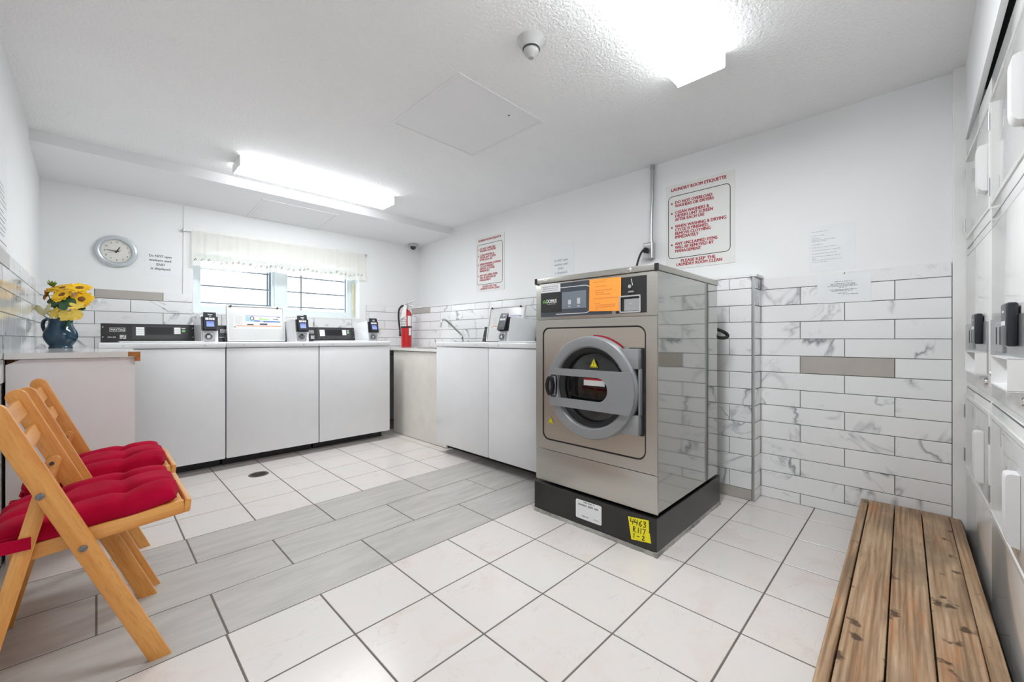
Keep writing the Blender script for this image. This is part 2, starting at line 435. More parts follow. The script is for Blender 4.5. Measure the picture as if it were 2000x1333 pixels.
# ------------------------------------------------------------------ structure
struct('floor', box(NB(), XL-0.3, XR+0.3, -1.3, YB+0.3, -0.12, -0.0012), 'floor_grout')
FLOOR = bpy.data.objects['floor']
struct('ceiling', box(NB(), XL-0.3, XR+0.3, -1.3, 3.96, ZC, ZC+0.1), 'ceiling_paint')
sof = NB(); prism(sof, [(3.96, ZC+0.1), (3.96, 2.250), (YB+0.3, 2.172), (YB+0.3, ZC+0.1)], 'yz', XL-0.3, XR+0.3)
struct('ceiling_soffit', sof, 'soffit_paint')
struct('wall_left', box(NB(), XL-0.12, XL, -1.3, YB+0.3, -0.1, ZC+0.05), 'wall_paint')
WL = bpy.data.objects['wall_left']
struct('wall_right', box(NB(), XR, XR+0.12, -1.3, YB+0.3, -0.1, ZC+0.05), 'wall_paint')
WR = bpy.data.objects['wall_right']
# window wall with its opening
WX0, WX1, WZ0, WZ1 = 0.616, 2.172, 1.236, 1.80
bm = NB()
for a in ((XL-0.1, WX0, -0.1, ZC+0.05), (WX1, XR+0.1, -0.1, ZC+0.05), (WX0, WX1, -0.1, WZ0), (WX0, WX1, WZ1, ZC+0.05)):
    box(bm, a[0], a[1], YB, YB+0.28, a[2], a[3])
struct('wall_back', bm, 'wall_paint'); WB = bpy.data.objects['wall_back']
# wall above and beside the dryers
struct('wall_front', box(NB(), XL-0.1, XR+0.1, YF-0.016, YF, 1.966, ZC+0.05), 'wall_paint')
struct('ceiling_alcove_shade', box(NB(), 1.4, XR+0.05, -1.2, YF-0.018, 2.20, 2.25), 'cabinet_dark')  # added near-black slab; its colour stands in for shade in the gap over the dryers
struct('wall_entry', box(NB(), XL-0.1, 1.55, -0.32, -0.225, -0.1, 1.962), 'wall_paint')
struct('wall_alcove', box(NB(), 1.4, XR+0.1, -1.25, -1.15, -0.1, ZC+0.05), 'console_gray')  # gray darkened so the wall behind the gap looks shaded by colour
struct('wall_ledge', box(NB(), XLEDGE, XR+0.01, 0.716, YB+0.05, -0.05, 1.384), 'wall_paint')
WG = bpy.data.objects['wall_ledge']
struct('trim_1', box(NB(), 2.832, 2.846, 0.703, 0.717, 0.0, 1.386, 0.002), 'satin_metal')
bm = NB(); prism(bm, [(2.826, 0.690), (XR, 0.690), (XR, YB), (2.838, YB), (2.838, 0.730), (2.826, 0.722)], 'xy', 1.386, 1.400)
struct('trim_2', bm, 'white_trim')
struct('trim_3', box(NB(), 2.952, XR, YF-0.01, -0.131, 0, ZC, 0.003), 'white_trim')

# ------------------------------------------------------------------ tiles
_tm = {}
def tile_mesh(w, h, mat, wall=True, d=0.008, ins=0.0014):
    k = (round(w, 3), round(h, 3), mat, wall)
    if k in _tm: return _tm[k]
    me = bpy.data.meshes.new('tile'); v = []
    for (i, dd) in ((0, 0), (0, d-ins), (ins, d)):
        for a, b in ((i, i), (w-i, i), (w-i, h-i), (i, h-i)): v.append((a, -dd, b) if wall else (a, b, dd))
    f = [(8, 9, 10, 11)]
    for s in (0, 4):
        for i in range(4): f.append((s+i, s+(i+1) % 4, s+4+(i+1) % 4, s+4+i))
    me.from_pydata(v, [], f); me.materials.append(M[mat]); me.update(); _tm[k] = me; return me
def put_tile(parent, loc, w, h, rz, mat, wall=True):
    o = bpy.data.objects.new('tile', tile_mesh(w, h, mat, wall)); C.objects.link(o)
    o.location = loc; o.rotation_euler = (0, 0, R(rz)); o.parent = parent; return o
G = 0.0036
def rows(parent, zl, a0, a1, joints, place, gray=(), skip=None):
    """place(a_lo, a_hi, z0, h, mat) puts one tile; joints = (phase_even, phase_odd)"""
    for i in range(len(zl)-1):
        z0, z1 = zl[i], zl[i+1]; segs = skip(i, z0, z1) if skip else [(a0, a1)]
        ph = joints[i % 2]
        for s0, s1 in segs:
            js = [s0]+[ph+0.417*k for k in range(-12, 14) if s0+0.004 < ph+0.417*k < s1-0.004]+[s1]
            for p, q in zip(js, js[1:]):
                if q-p < 0.008: continue
                g = any(gi == i and p < ga < q for gi, ga in gray)
                place(p+G/2, q-G/2, z0+G/2, z1-z0-G, 'taupe_tile' if g else 'marble_tile')
# right wall (recessed part by the dryers)
zr = [0.0]+[round(0.0657+0.104*k, 4) for k in range(13)]+[1.384]
obj('grout', box(NB(), XR-0.003, XR+0.001, -0.130, 0.716, 0, 1.383), 'wall_grout', WR)
rows(WR, zr, -0.130, 0.716, (0.4955, 0.287-0.417), lambda p, q, z, h, m: put_tile(WR, (XR-0.0025, q, z), q-p, h, -90, m), gray=[(8, 0.3)])
# ledge wall: only what shows (beside the big washer and above the machines)
zg = [0.0]+[round(0.0665+0.104*k, 4) for k in range(13)]+[1.384]
obj('grout', box(NB(), XLEDGE-0.003, XLEDGE+0.001, 0.718, YB, 0, 1.383), 'wall_grout', WG)
def ledge_skip(i, z0, z1):
    return [(0.719, YB)] if z0 > 0.85 else [(0.719, 1.3)]
def pl(p, q, z, h, m):
    if z < 0.05: m = 'taupe_tile'
    put_tile(WG, (XLEDGE-0.0025, q, z), q-p, h, -90, m)
rows(WG, zg, 0.72, YB, (3.975-0.417*4, 3.975-0.2085), pl, gray=[(13, 4.3)], skip=ledge_skip)
obj('grout', box(NB(), XLEDGE-0.002, XR-0.003, 0.713, 0.718, 0, 1.383), 'wall_grout', WG)
for i in range(len(zg)-1):
    put_tile(WG, (XLEDGE+0.003, 0.7135, zg[i]+G/2), XR-0.004-XLEDGE-0.006, zg[i+1]-zg[i]-G, 0, 'marble_tile')
# back wall
zb = [0.8077, 0.9117, 1.0157, 1.1197, 1.2237, 1.3277, 1.402]
bm = NB()
for a in ((XL, WX0-0.006, 0.80, 1.401), (WX0-0.006, 2.25, 0.80, 1.222), (2.25, XLEDGE, 0.80, 1.401)): box(bm, a[0], a[1], YB-0.003, YB+0.001, a[2], a[3])
obj('grout', bm, 'wall_grout', WB)
def bskip(i, z0, z1): return [(XL, XLEDGE-0.004)] if z1 < 1.23 else [(XL, WX0-0.006), (2.25, XLEDGE-0.004)]
rows(WB, zb, XL, XLEDGE, (0.2, -0.01), lambda p, q, z, h, m: put_tile(WB, (p, YB-0.0025, z), q-p, h, 0, m), gray=[(5, 0.2)], skip=bskip)
# left wall
obj('grout', box(NB(), XL-0.001, XL+0.003, 2.2, YB, 0.80, 1.401), 'wall_grout', WL)
rows(WL, zb, 2.2, YB-0.008, (2.84, 3.055), lambda p, q, z, h, m: put_tile(WL, (XL+0.0025, p, z), q-p, h, 90, m), gray=[(5, 2.9)])

# floor
FX = [XL]+[0.31+0.3075*k for k in range(-1, 9)]+[XR]
FYn = [YF-0.03, 0.115, 0.425, 0.735, 1.045, 1.355, 1.665]; FYf = [2.595+0.31*k for k in range(6)]
g = 0.0055
def floor_tile_at(x0, x1, y0, y1, m):
    put_tile(FLOOR, (x0+g/2, y0+g/2, -0.008), round(x1-x0-g, 4), round(y1-y0-g, 4), 0, m, wall=False)
for Y in (FYn, FYf):
    for y0, y1 in zip(Y, Y[1:]):
        for x0, x1 in zip(FX, FX[1:]): floor_tile_at(x0, x1, y0, y1, 'cream_floor_tile')
for k, (y0, y1) in enumerate(((1.665, 1.972), (1.972, 2.284), (2.284, 2.595))):
    js = [x for x in ([0.315+0.6125*i for i in range(0, 5)] if k != 1 else [0.0+0.6165*i for i in range(0, 5)]) if XL+0.05 < x < XR-0.05]
    for x0, x1 in zip([XL]+js, js+[XR]): floor_tile_at(x0, x1, y0, y1, 'gray_floor_tile')

# ------------------------------------------------------------------ window
W = tag(obj('window_1', ringprism(NB(), [(0.60, 1.226), (2.19, 1.226), (2.19, 1.80), (0.60, 1.80)], [(0.672, 1.288), (2.118, 1.288), (2.118, 1.77), (0.672, 1.77)], 'xz', 4.80, 4.87), 'window_vinyl'), kind='structure')
obj('window_mullion', box(NB(), 1.318, 1.425, 4.795, 4.87, 1.286, 1.772, 0.004), 'window_vinyl', W)
for x0, x1 in ((0.672, 1.318), (1.425, 2.118)):
    o = obj('sash', ringprism(NB(), [(x0, 1.288), (x1, 1.288), (x1, 1.77), (x0, 1.77)], [(x0+0.022, 1.312), (x1-0.022, 1.312), (x1-0.022, 1.75), (x0+0.022, 1.75)], 'xz', 4.822, 4.852), 'window_vinyl', W)
    obj('pane', box(NB(), x0+0.02, x1-0.02, 4.835, 4.839, 1.31, 1.752), 'window_glass', W)
obj('sill', box(NB(), WX0+0.002, WX1-0.002, YB-0.012, 4.80, 1.222, 1.240, 0.002), 'white_trim', W)
for z in (1.352, 1.518, 1.684): obj('security_bar', cyl(NB(), (0.60, 4.905, z), (2.19, 4.905, z), 0.0075, seg=10), 'bar_gray', W)
for x in (1.275, 1.61): obj('security_bar', cyl(NB(), (x, 4.905, 1.23), (x, 4.905, 1.80), 0.0075, seg=10), 'bar_gray', W)
for x in (1.305, 2.115): obj('screen_post', box(NB(), x-0.022, x+0.022, 4.875, 4.895, 1.24, 1.79), 'exterior_gray', W)
bm = NB(); cyl(bm, (2.150, 4.775, 1.27), (2.150, 4.775, 1.66), 0.008, seg=10); box(bm, 2.142, 2.158, 4.770, 4.80, 1.50, 1.53)
obj('blind_wand', bm, 'leaf_cream', W)
obj('latch', box(NB(), 1.60, 1.63, 4.785, 4.80, 1.246, 1.262, 0.003), 'charcoal', W)

# valance
cur = empty('curtain_valance', (0.6, YB-0.028, 1.60), 0, 'sheer cream valance with a printed border hung over the window', 'curtain')
def fold(x): return 0.012*math.sin(x*38)+0.007*math.sin(x*91+1.2)
nx, nz = 150, 22; bm = NB(); vv = []
for i in range(nx+1):
    x = 1.622*i/nx; col = []
    for k in range(nz+1):
        t = k/nz; zt = 0.385+0.012*x; zb_ = 0.052+0.018*x+0.010*math.sin(x*21)+0.004*math.sin(x*60)
        col.append(bm.verts.new((x, -0.002-(0.35+0.65*t)*abs(fold(x))*1.1, zt+(zb_-zt)*t)))
    vv.append(col)
for i in range(nx):
    for k in range(nz): bm.faces.new((vv[i][k], vv[i][k+1], vv[i+1][k+1], vv[i+1][k]))
obj('fabric', bm, 'sheer_fabric', cur, smooth=60)
bm = NB(); rr = random.Random(3); x = 0.02; k = 0
while x < 1.60:
    zb_ = 0.052+0.018*x+0.010*math.sin(x*21)+0.004*math.sin(x*60); z = zb_+0.055+rr.uniform(-.004, .004); y = -0.006-abs(fold(x))*1.1
    for ex, ez, ra, rb in ((0.0, -0.003, 0.0055, 0.0065), (0.011, 0.004, 0.0045, 0.0055)):
        poly_xz(bm, [(x+ex+ra*math.cos(R(q)), z+ez+rb*math.sin(R(q))) for q in range(0, 360, 45)], y)
    poly_xz(bm, [(x-0.002, z+0.006), (x+0.001, z+0.005), (x+0.013, z+0.016), (x+0.009, z+0.018)], y)
    x += rr.uniform(0.038, 0.058)
tag(obj('printed_border', bm, 'border_print', cur), kind='stuff')
rod = empty('curtain_rod', (0.545, YB-0.024, 1.968), 0, 'thin white curtain rod with metal ends above the window', 'curtain rod')
obj('rod', cyl(NB(), (0, 0, 0), (1.69, 0, 0.02), 0.0045, seg=8), 'white_trim', rod)
for x, z in ((0, 0), (1.69, 0.02)):
    obj('finial', lathe(NB(), [(0, -0.012), (0.011, -0.008), (0.013, 0), (0.008, 0.02), (0, 0.02)], 14, (x, 0, z), 'y'), 'satin_metal', rod, smooth=40)
tag(obj('wall_cable', tube(NB(), [(0.548, YB-0.004, 2.193), (0.547, YB-0.004, 2.0), (0.545, YB-0.004, 1.7), (0.543, YB-0.004, 1.405)], 0.0028, 6), 'white_trim'), 'thin white cable running down the wall left of the window', 'cable')

# ------------------------------------------------------------------ ceiling fixtures
def ceiling_light(loc, label):
    t = empty('ceiling_light', loc, 0, label, 'ceiling light', 'fluorescent ceiling lights')
    L, w = 1.225, 0.222
    obj('housing', box(NB(), 0.004, L-0.004, 0.012, w-0.012, -0.016, 0, 0.002), 'white_trim', t)
    prof = [(0.002, -0.014), (0.002, -0.070), (0.006, -0.076), (w-0.006, -0.076), (w-0.002, -0.070), (w-0.002, -0.014)]
    obj('diffuser', prism(NB(), [(0.004, -0.060), (0.004, -0.071), (0.008, -0.076), (w-0.008, -0.076), (w-0.004, -0.071), (w-0.004, -0.060)], 'yz', 0.006, L-0.006), 'lamp_diffuser', t)
    for y0 in (0.002, w-0.006): obj('side_lens', box(NB(), 0.006, L-0.006, y0, y0+0.004, -0.070, -0.016), 'lamp_side', t)
    prof2 = [(0.0, -0.012), (0.0, -0.072), (0.005, -0.078), (w-0.005, -0.078), (w, -0.072), (w, -0.012)]
    for x in (0, L-0.006): obj('end_cap', prism(NB(), prof2, 'yz', x, x+0.006), 'handle_white', t)
ceiling_light((0.720, 3.445, ZC), 'long fluorescent ceiling light near the window soffit')
ceiling_light((0.805, 0.622, ZC), 'large fluorescent ceiling light above the steel washer, cut by the frame')
def hatch(name, x0, x1, y0, y1, zf, label, trimw=0.018):
    t = empty(name, (x0, y0, 0), 0, label, 'access panel', 'ceiling access panels')
    def zz(y): return zf(y)
    bm = NB(); w = x1-x0; d = y1-y0
    for a in ((0, w, 0, trimw), (0, w, d-trimw, d), (0, trimw, trimw, d-trimw), (w-trimw, w, trimw, d-trimw)):
        p = [bm.verts.new((x, y, zz(y0+y)-dz)) for dz in (0.004, -0.004) for x, y in ((a[0], a[2]), (a[1], a[2]), (a[1], a[3]), (a[0], a[3]))]
        for f in ((0, 1, 2, 3), (7, 6, 5, 4), (0, 4, 5, 1), (1, 5, 6, 2), (2, 6, 7, 3), (3, 7, 4, 0)): bm.faces.new([p[i] for i in f])
    bmesh.ops.recalc_face_normals(bm, faces=bm.faces[:]); obj('trim', bm, 'soffit_paint', t)
    bm = NB(); q = trimw+0.003
    p = [bm.verts.new((x, y, zz(y0+y)-dz)) for dz in (0.002, -0.004) for x, y in ((q, q), (w-q, q), (w-q, d-q), (q, d-q))]
    for f in ((0, 1, 2, 3), (7, 6, 5, 4), (0, 4, 5, 1), (1, 5, 6, 2), (2, 6, 7, 3), (3, 7, 4, 0)): bm.faces.new([p[i] for i in f])
    bmesh.ops.recalc_face_normals(bm, faces=bm.faces[:]); obj('panel', bm, 'soffit_paint', t)
    return t
h = hatch('ceiling_hatch', 1.262, 1.915, 1.612, 2.285, lambda y: ZC, 'square painted access panel in the middle of the ceiling')
obj('screw', cyl(NB(), (0.45, 0.10, ZC-0.004), (0.45, 0.10, ZC-0.001), 0.006, seg=10), 'charcoal', h)
hatch('ceiling_hatch', 1.03, 1.70, 4.10, YB-0.01, lambda y: 2.250-(y-3.96)*(0.078/(YB+0.3-3.96)), 'access panel in the lowered ceiling above the window')
t = empty('heat_detector', (1.352, 1.213, ZC), 0, 'round white heat detector on the stippled ceiling', 'detector')
obj('mount', lathe(NB(), [(0, 0), (0.062, 0), (0.062, -0.006), (0.040, -0.036), (0.040, -0.040), (0, -0.040)], 36), 'ceiling_fitting', t, smooth=35)
obj('ring', lathe(NB(), [(0.037, -0.040), (0.037, -0.046), (0.0, -0.046)], 32), 'charcoal', t)
obj('sensor', lathe(NB(), [(0.034, -0.046), (0.034, -0.054), (0.028, -0.064), (0.016, -0.074), (0.012, -0.080), (0, -0.081)], 32), 'ceiling_fitting', t, smooth=35)
t = empty('dome_camera', (2.832, 4.555, 2.222), 0, 'small dome security camera in the far corner of the ceiling', 'camera')
obj('housing', lathe(NB(), [(0, 0), (0.068, 0), (0.070, -0.012), (0.064, -0.034), (0.050, -0.048), (0.036, -0.050), (0, -0.050)], 32), 'ceiling_fitting', t, smooth=40)
obj('dome', lathe(NB(), [(0.037, -0.048), (0.035, -0.066), (0.026, -0.080), (0.012, -0.088), (0, -0.089)], 24), 'dome_black', t, smooth=60)

# ------------------------------------------------------------------ clock
t = empty('wall_clock', (0.118, YB, 1.716), 0, 'round silver-rimmed wall clock with black numerals', 'clock')
obj('rim', lathe(NB(), [(0, 0), (0.128, 0), (0.130, -0.012), (0.122, -0.028), (0.110, -0.034), (0.100, -0.030), (0.096, -0.034), (0.092, -0.030), (0.090, -0.014), (0.0, -0.014)], 48, axis='y'), 'clock_rim', t, smooth=35)
f_ = obj('face', lathe(NB(), [(0, -0.0155), (0.0905, -0.0155), (0.0905, -0.012)], 48, axis='y'), 'clock_face', t)
for k in range(1, 13):
    a = R(90-30*k); text(str(k), 0.0135, 'ink_black', f_, 0.072*math.cos(a), 0.072*math.sin(a)-0.0065, -0.0165, align='CENTER', name='numeral')
def hand(nm, ang, L, w, y, back=0.015):
    bm = NB(); prism(bm, [(-back, -w/2), (L, -w/6), (L, w/6), (-back, w/2)], 'xz', -0.0006, 0.0006)
    obj(nm, bm, 'ink_black', t, (0, y, 0), (0, -R(ang), 0))
hand('hour_hand', 62, 0.042, 0.010, -0.0185); hand('minute_hand', 175, 0.066, 0.006, -0.0200); hand('second_hand', 200, 0.064, 0.0018, -0.0215, 0.03)

# ------------------------------------------------------------------ signs and papers
def sign(loc, rz, w, h, label):
    t = tag(obj('laundry_sign', box(NB(), 0, w, -0.004, 0, 0, h), 'sign_board', None, loc, (0, 0, R(rz))), label, 'sign', 'laundry room etiquette signs')
    y = -0.0048
    obj('border', ringprism(NB(), rrect(0.036*w, 0.944*w, 0.127*h, 0.868*h, 0.03), rrect(0.036*w+0.0045, 0.944*w-0.0045, 0.127*h+0.0045, 0.868*h-0.0045, 0.0255), 'xz', -0.0045, -0.0039), 'ink_black', t)
    cap = 0.0355*h; bw = text_mesh('WHEN WASHING & DRYING', cap, 1.0, 0.035); xs = [v.co.x for v in bw.vertices]; sx = 0.745*w/(max(xs)-min(xs)); bpy.data.meshes.remove(bw)
    L = [('DO NOT OVERLOAD', .229), ('WASHERS OR DRYERS', .270), ('CLEAN WASHERS &', .346), ('DRYERS LINT SCREEN', .389), ('AFTER EACH USE', .432), ('WHEN WASHING & DRYING', .512),
         ('CYCLE IS FINISHED,', .554), ('REMOVE CLOTHING', .597), ('IMMEDIATELY', .639), ('ANY UNCLAIMED ITEMS', .718), ('WILL BE REMOVED BY', .761), ('MANAGEMENT', .804)]
    for s, fz in L: text(s, cap, 'ink_red', t, 0.145*w, h*(1-fz), y, sx, 0.035)
    for fz in (.222, .339, .505, .711): obj('bullet', lathe(NB(), [(0, 0), (0.0068, 0)], 14, (0.095*w, y, h*(1-fz)+0.001), 'y'), 'ink_red', t)
    text('LAUNDRY ROOM ETIQUETTE', cap*1.06, 'ink_red', t, 0.085*w, h*(1-.076), y, bold=0.035, width=0.80*w)
    text('PLEASE KEEP THE', cap, 'ink_red', t, 0.235*w, h*(1-.925), y, bold=0.035, width=0.50*w)
    text('LAUNDRY ROOM CLEAN', cap, 'ink_red', t, 0.165*w, h*(1-.966), y, bold=0.035, width=0.66*w)
sign((XR, 1.328, 1.513), -90, 0.47, 0.622, 'red lettered laundry etiquette sign above the big steel washer')
sign((XR, 3.508, 1.520), -90, 0.452, 0.60, 'red lettered laundry etiquette sign near the far corner')

def warn_paper(loc, rz, w, h, x0, wx, z0, cap, label, ink):
    t = tag(obj('taped_notice', box(NB(), 0, w, -0.0012, 0, 0, h), 'paper_white', None, loc, (0, 0, R(rz))), label, 'notice')
    for k, (s, f) in enumerate((('Do NOT open', 1.0), ('washers until', 0.98), ('END', 0.36), ('is displayed', 0.86))):
        text(s, cap, ink, t, x0+wx/2-wx*f/2, z0-k*cap*1.75, -0.0018, width=wx*f, bold=0.012)
    return t
warn_paper((0.285, YB, 1.545), 0, 0.235, 0.235, 0.030, 0.148, 0.160, 0.0205, 'white paper notice beside the clock saying not to open washers', 'ink_black')
warn_paper((XR, 2.440, 1.545), -90, 0.27, 0.33, 0.045, 0.155, 0.168, 0.0215, 'white paper notice above the big steel washer, left of the outlet', 'ink_gray')
r_ = random.Random(11)
t = tag(obj('taped_notice', box(NB(), 0, 0.214, -0.0012, 0, 0, 0.268), 'paper_white', None, (XR, 0.455, 1.398), (0, 0, R(-90))), 'faded letter paper on the wall between the sign and the dryers', 'notice')
bm = NB()
for z, L in ((0.235, .075), (0.212, .06), (0.196, .036), (0.186, .11), (0.178, .07), (0.160, .058), (0.142, .125), (0.124, .138), (0.105, .12), (0.088, .14), (0.077, .018), (0.067, .138), (0.056, .076)): scribble(bm, 0.016, 0.016+L, z, 0.0035, -0.0018, r_)
obj('print', bm, 'ink_pale', t)
t = tag(obj('taped_notice', box(NB(), 0, 0.238, -0.0014, 0, 0, 0.160), 'paper_white', None, (XR-0.0108, 0.412, 1.210), (0, 0, R(-90))), 'small white notice taped across the marble wall tiles', 'notice')
bm = NB()
for z, a, b in ((0.118, .080, .158), (0.106, .062, .172), (0.099, .062, .170), (0.092, .048, .186), (0.085, .10, .135), (0.072, .058, .178), (0.065, .068, .162), (0.051, .095, .135), (0.045, .118, .186)): scribble(bm, a, b, z, 0.0036, -0.0020, r_)
obj('print', bm, 'ink_gray', t)
t = tag(obj('taped_notice', box(NB(), 0, 0.30, -0.0012, 0, 0, 0.39), 'paper_white', None, (XL, 2.755, 1.418), (0, 0, R(90))), 'printed paper on the left wall above the counter', 'notice')
bm = NB()
for k in range(11): scribble(bm, 0.03, r_.uniform(0.2, 0.285), 0.27-k*0.021-(0.01 if k > 4 else 0), 0.0045, -0.0018, r_)
scribble(bm, 0.1, 0.295, 0.016, 0.005, -0.0018, r_)
obj('print', bm, 'ink_gray', t)
t = tag(obj('taped_notice', box(NB(), 0, 0.30, -0.0014, 0, 0, 0.20), 'paper_white', None, (XL, 2.735, 1.80), (0, R(8), R(90))), 'blank white sheet on the left wall above the printed paper', 'notice')

# ------------------------------------------------------------------ outlet, conduit, cord
t = empty('outlet_box', (XR, 1.487, 1.612), -90, 'metal surface outlet box on the wall above the steel washer', 'outlet')
obj('box', box(NB(), 0, 0.075, -0.055, 0, 0, 0.122, 0.004), 'satin_metal', t)
obj('cover', box(NB(), 0.003, 0.072, -0.058, -0.054, 0.003, 0.119, 0.002), 'satin_metal', t)
obj('label_strip', box(NB(), 0.010, 0.064, -0.0592, -0.0575, 0.098, 0.110), 'print_white', t)
t = empty('conduit_pipe', (XR-0.018, 1.438, 1.73), 0, 'galvanised conduit rising from the outlet box to the ceiling', 'conduit')
obj('pipe', tube(NB(), [(0, 0, 0.004), (0, 0, 0.08), (-0.002, -0.003, 0.2), (0, -0.008, 0.34), (0, -0.008, ZC-1.73)], 0.0115, 12), 'galvanised', t, smooth=50)
obj('connector', cyl(NB(), (0, 0, 0.004), (0, 0, 0.03), 0.015, seg=14), 'galvanised', t, smooth=40)
obj('connector', cyl(NB(), (0, -0.008, ZC-1.73-0.03), (0, -0.008, ZC-1.73), 0.016, seg=14), 'galvanised', t, smooth=40)
t = empty('power_cord', (XR-0.06, 1.455, 1.672), 0, 'black power cord plugged into the wall outlet box', 'cord')
obj('plug', lathe(NB(), [(0, 0), (0.020, 0), (0.022, -0.02), (0.014, -0.032), (0, -0.032)], 18, (0, 0, 0), 'z'), 'rubber', t, (0, 0, 0), (0, R(90), 0), smooth=40)
obj('cord', tube(NB(), smoothpts([(-0.028, 0, 0), (-0.05, 0.004, -0.006), (-0.07, 0.02, -0.05), (-0.085, 0.04, -0.14), (-0.10, 0.05, -0.25), (-0.12, 0.05, -0.34)]), 0.0075, 8), 'rubber', t, smooth=60)

# ------------------------------------------------------------------ countertops
pl_ = [(XL+0.012, 2.85), (0.158, 2.85), (0.158, 3.742), (-0.006, 3.742), (-0.006, YB-0.012), (XL+0.012, YB-0.012)]
bm = NB(); prism(bm, pl_, 'xy', 0.911, 0.938)
t = tag(obj('countertop', bm, 'counter_marble'), 'glossy marble-look countertop along the left wall under the blue jug', 'countertop')
bm = NB(); box(bm, 0.114, 0.160, 2.8475, 2.8515, 0.913, 0.936); box(bm, 0.140, 0.160, 2.8475, 2.885, 0.888, 0.916, 0.002)
obj('exposed_edge', bm, 'chipboard', t)
t = empty('counter_base', (XL+0.002, 2.88, 0), 0, 'white end panel standing under the left countertop behind the chairs', 'panel')
obj('panel', prism(NB(), [(0.012, 0), (0.436, 0), (0.436, 0.908), (0.055, 0.908), (0.012, 0.885)], 'xz', 0, 0.018), 'panel_white', t)
obj('support_board', box(NB(), 0.012, 0.036, 0.03, 0.85, 0, 0.909), 'brown_board', t)
cz0, cz1 = 0.879, 0.905
bm = NB(); sx0, sx1, sy0, sy1 = 2.36, 2.68, 3.14, 3.72
for a in ((2.222, sx0, 3.034, YB-0.012), (sx1, XLEDGE-0.012, 3.034, YB-0.012), (sx0, sx1, 3.034, sy0), (sx0, sx1, sy1, YB-0.012)): box(bm, a[0], a[1], a[2], a[3], cz0, cz1)
tag(obj('countertop', bm, 'counter_marble'), 'corner countertop with sink carrying the fire extinguisher', 'countertop')
t = empty('sink_cabinet', (2.24, 3.045, 0), 0, 'cream panelled sink cabinet between the two rows of washers', 'cabinet')
obj('front_panel', box(NB(), 0, 0.018, 0, 0.945, 0.004, 0.873, 0.002), 'cream_panel', t)
obj('side_panel', box(NB(), 0.02, 0.58, 0.927, 0.945, 0.004, 0.873), 'brown_board', t)
obj('screw', cyl(NB(), (-0.002, 0.87, 0.862), (0.001, 0.87, 0.862), 0.004, seg=8), 'charcoal', t)
t = empty('sink', ((sx0+sx1)/2, (sy0+sy1)/2, cz1), 0, 'stainless sink set into the corner countertop', 'sink')
a, b = (sx1-sx0)/2, (sy1-sy0)/2
obj('rim', ringprism(NB(), rrect(-a-.012, a+.012, -b-.012, b+.012, 0.03), rrect(-a+.006, a-.006, -b+.006, b-.006, 0.02), 'xy', 0.0005, 0.004), 'chrome', t)
bm = NB(); po = rrect(-a+.004, a-.004, -b+.004, b-.004, 0.03); pi = rrect(-a+.03, a-.03, -b+.03, b-.03, 0.03)
A = [bm.verts.new((x, y, 0.001)) for x, y in po]; B = [bm.verts.new((x, y, -0.17)) for x, y in pi]
for i in range(len(A)): bm.faces.new((A[i], A[(i+1) % len(A)], B[(i+1) % len(A)], B[i]))
bm.faces.new(B); obj('bowl', bm, 'chrome', t, smooth=40)
t = empty('faucet', (2.735, 3.425, cz1), 0, 'chrome swing-arm faucet behind the corner sink', 'faucet')
obj('base', box(NB(), -0.028, 0.028, -0.14, 0.14, 0, 0.03, 0.008), 'chrome', t, smooth=40)
obj('spout', tube(NB(), smoothpts([(0, 0, 0.03), (-0.002, 0, 0.10), (-0.03, 0, 0.145), (-0.12, 0, 0.215), (-0.20, 0, 0.275), (-0.245, 0, 0.292), (-0.275, 0, 0.275), (-0.285, 0, 0.235), (-0.288, 0, 0.212)]), 0.0115, 12), 'chrome', t, smooth=60)
for y in (-0.11, 0.11):
    hh = obj('tap', lathe(NB(), [(0, 0.03), (0.020, 0.03), (0.016, 0.05), (0.014, 0.068), (0, 0.07)], 16, (0, y, 0)), 'chrome', t, smooth=40)
    obj('lever', cyl(NB(), (0, y, 0.066), (-0.05, y-0.02, 0.078), 0.006, 0.004, 10), 'chrome', hh, smooth=40)
tag(obj('rubber_strip', box(NB(), 2.25, 2.33, 3.10, 3.24, cz1, cz1+0.008, 0.003), 'charcoal'), 'flat dark rubber strip lying on the corner countertop', 'mat')

# ------------------------------------------------------------------ fire extinguisher
t = empty('fire_extinguisher', (2.60, 4.33, cz1), -45, 'red fire extinguisher standing in the corner on the countertop', 'fire extinguisher'); t.scale = (0.97, 0.97, 1.10)
obj('cylinder', lathe(NB(), [(0, 0), (0.058, 0), (0.062, 0.006), (0.063, 0.02), (0.063, 0.335), (0.058, 0.365), (0.040, 0.392), (0.022, 0.402), (0.020, 0.412), (0, 0.412)], 32), 'extinguisher_red', t, smooth=35)
obj('valve', lathe(NB(), [(0, 0.412), (0.020, 0.412), (0.020, 0.432), (0.026, 0.436), (0.026, 0.456), (0.012, 0.47), (0, 0.47)], 18), 'satin_metal', t, smooth=35)
obj('carry_handle', tube(NB(), [(0, 0, 0.452), (0.05, 0, 0.446), (0.10, 0, 0.43)], [0.010, 0.008, 0.006], 8), 'satin_metal', t, smooth=50)
obj('lever', tube(NB(), [(-0.015, 0, 0.466), (0.03, 0, 0.478), (0.075, 0, 0.493), (0.10, 0, 0.505)], [0.009, 0.008, 0.007, 0.006], 8), 'satin_metal', t, smooth=50)
obj('hose', tube(NB(), smoothpts([(-0.02, -0.01, 0.445), (-0.055, -0.015, 0.44), (-0.085, -0.02, 0.40), (-0.092, -0.02, 0.33), (-0.085, -0.02, 0.25), (-0.076, -0.02, 0.19)]), 0.011, 10), 'rubber', t, smooth=60)
obj('nozzle', cyl(NB(), (-0.076, -0.02, 0.19), (-0.073, -0.02, 0.115), 0.010, 0.014, 12), 'charcoal', t, smooth=40)
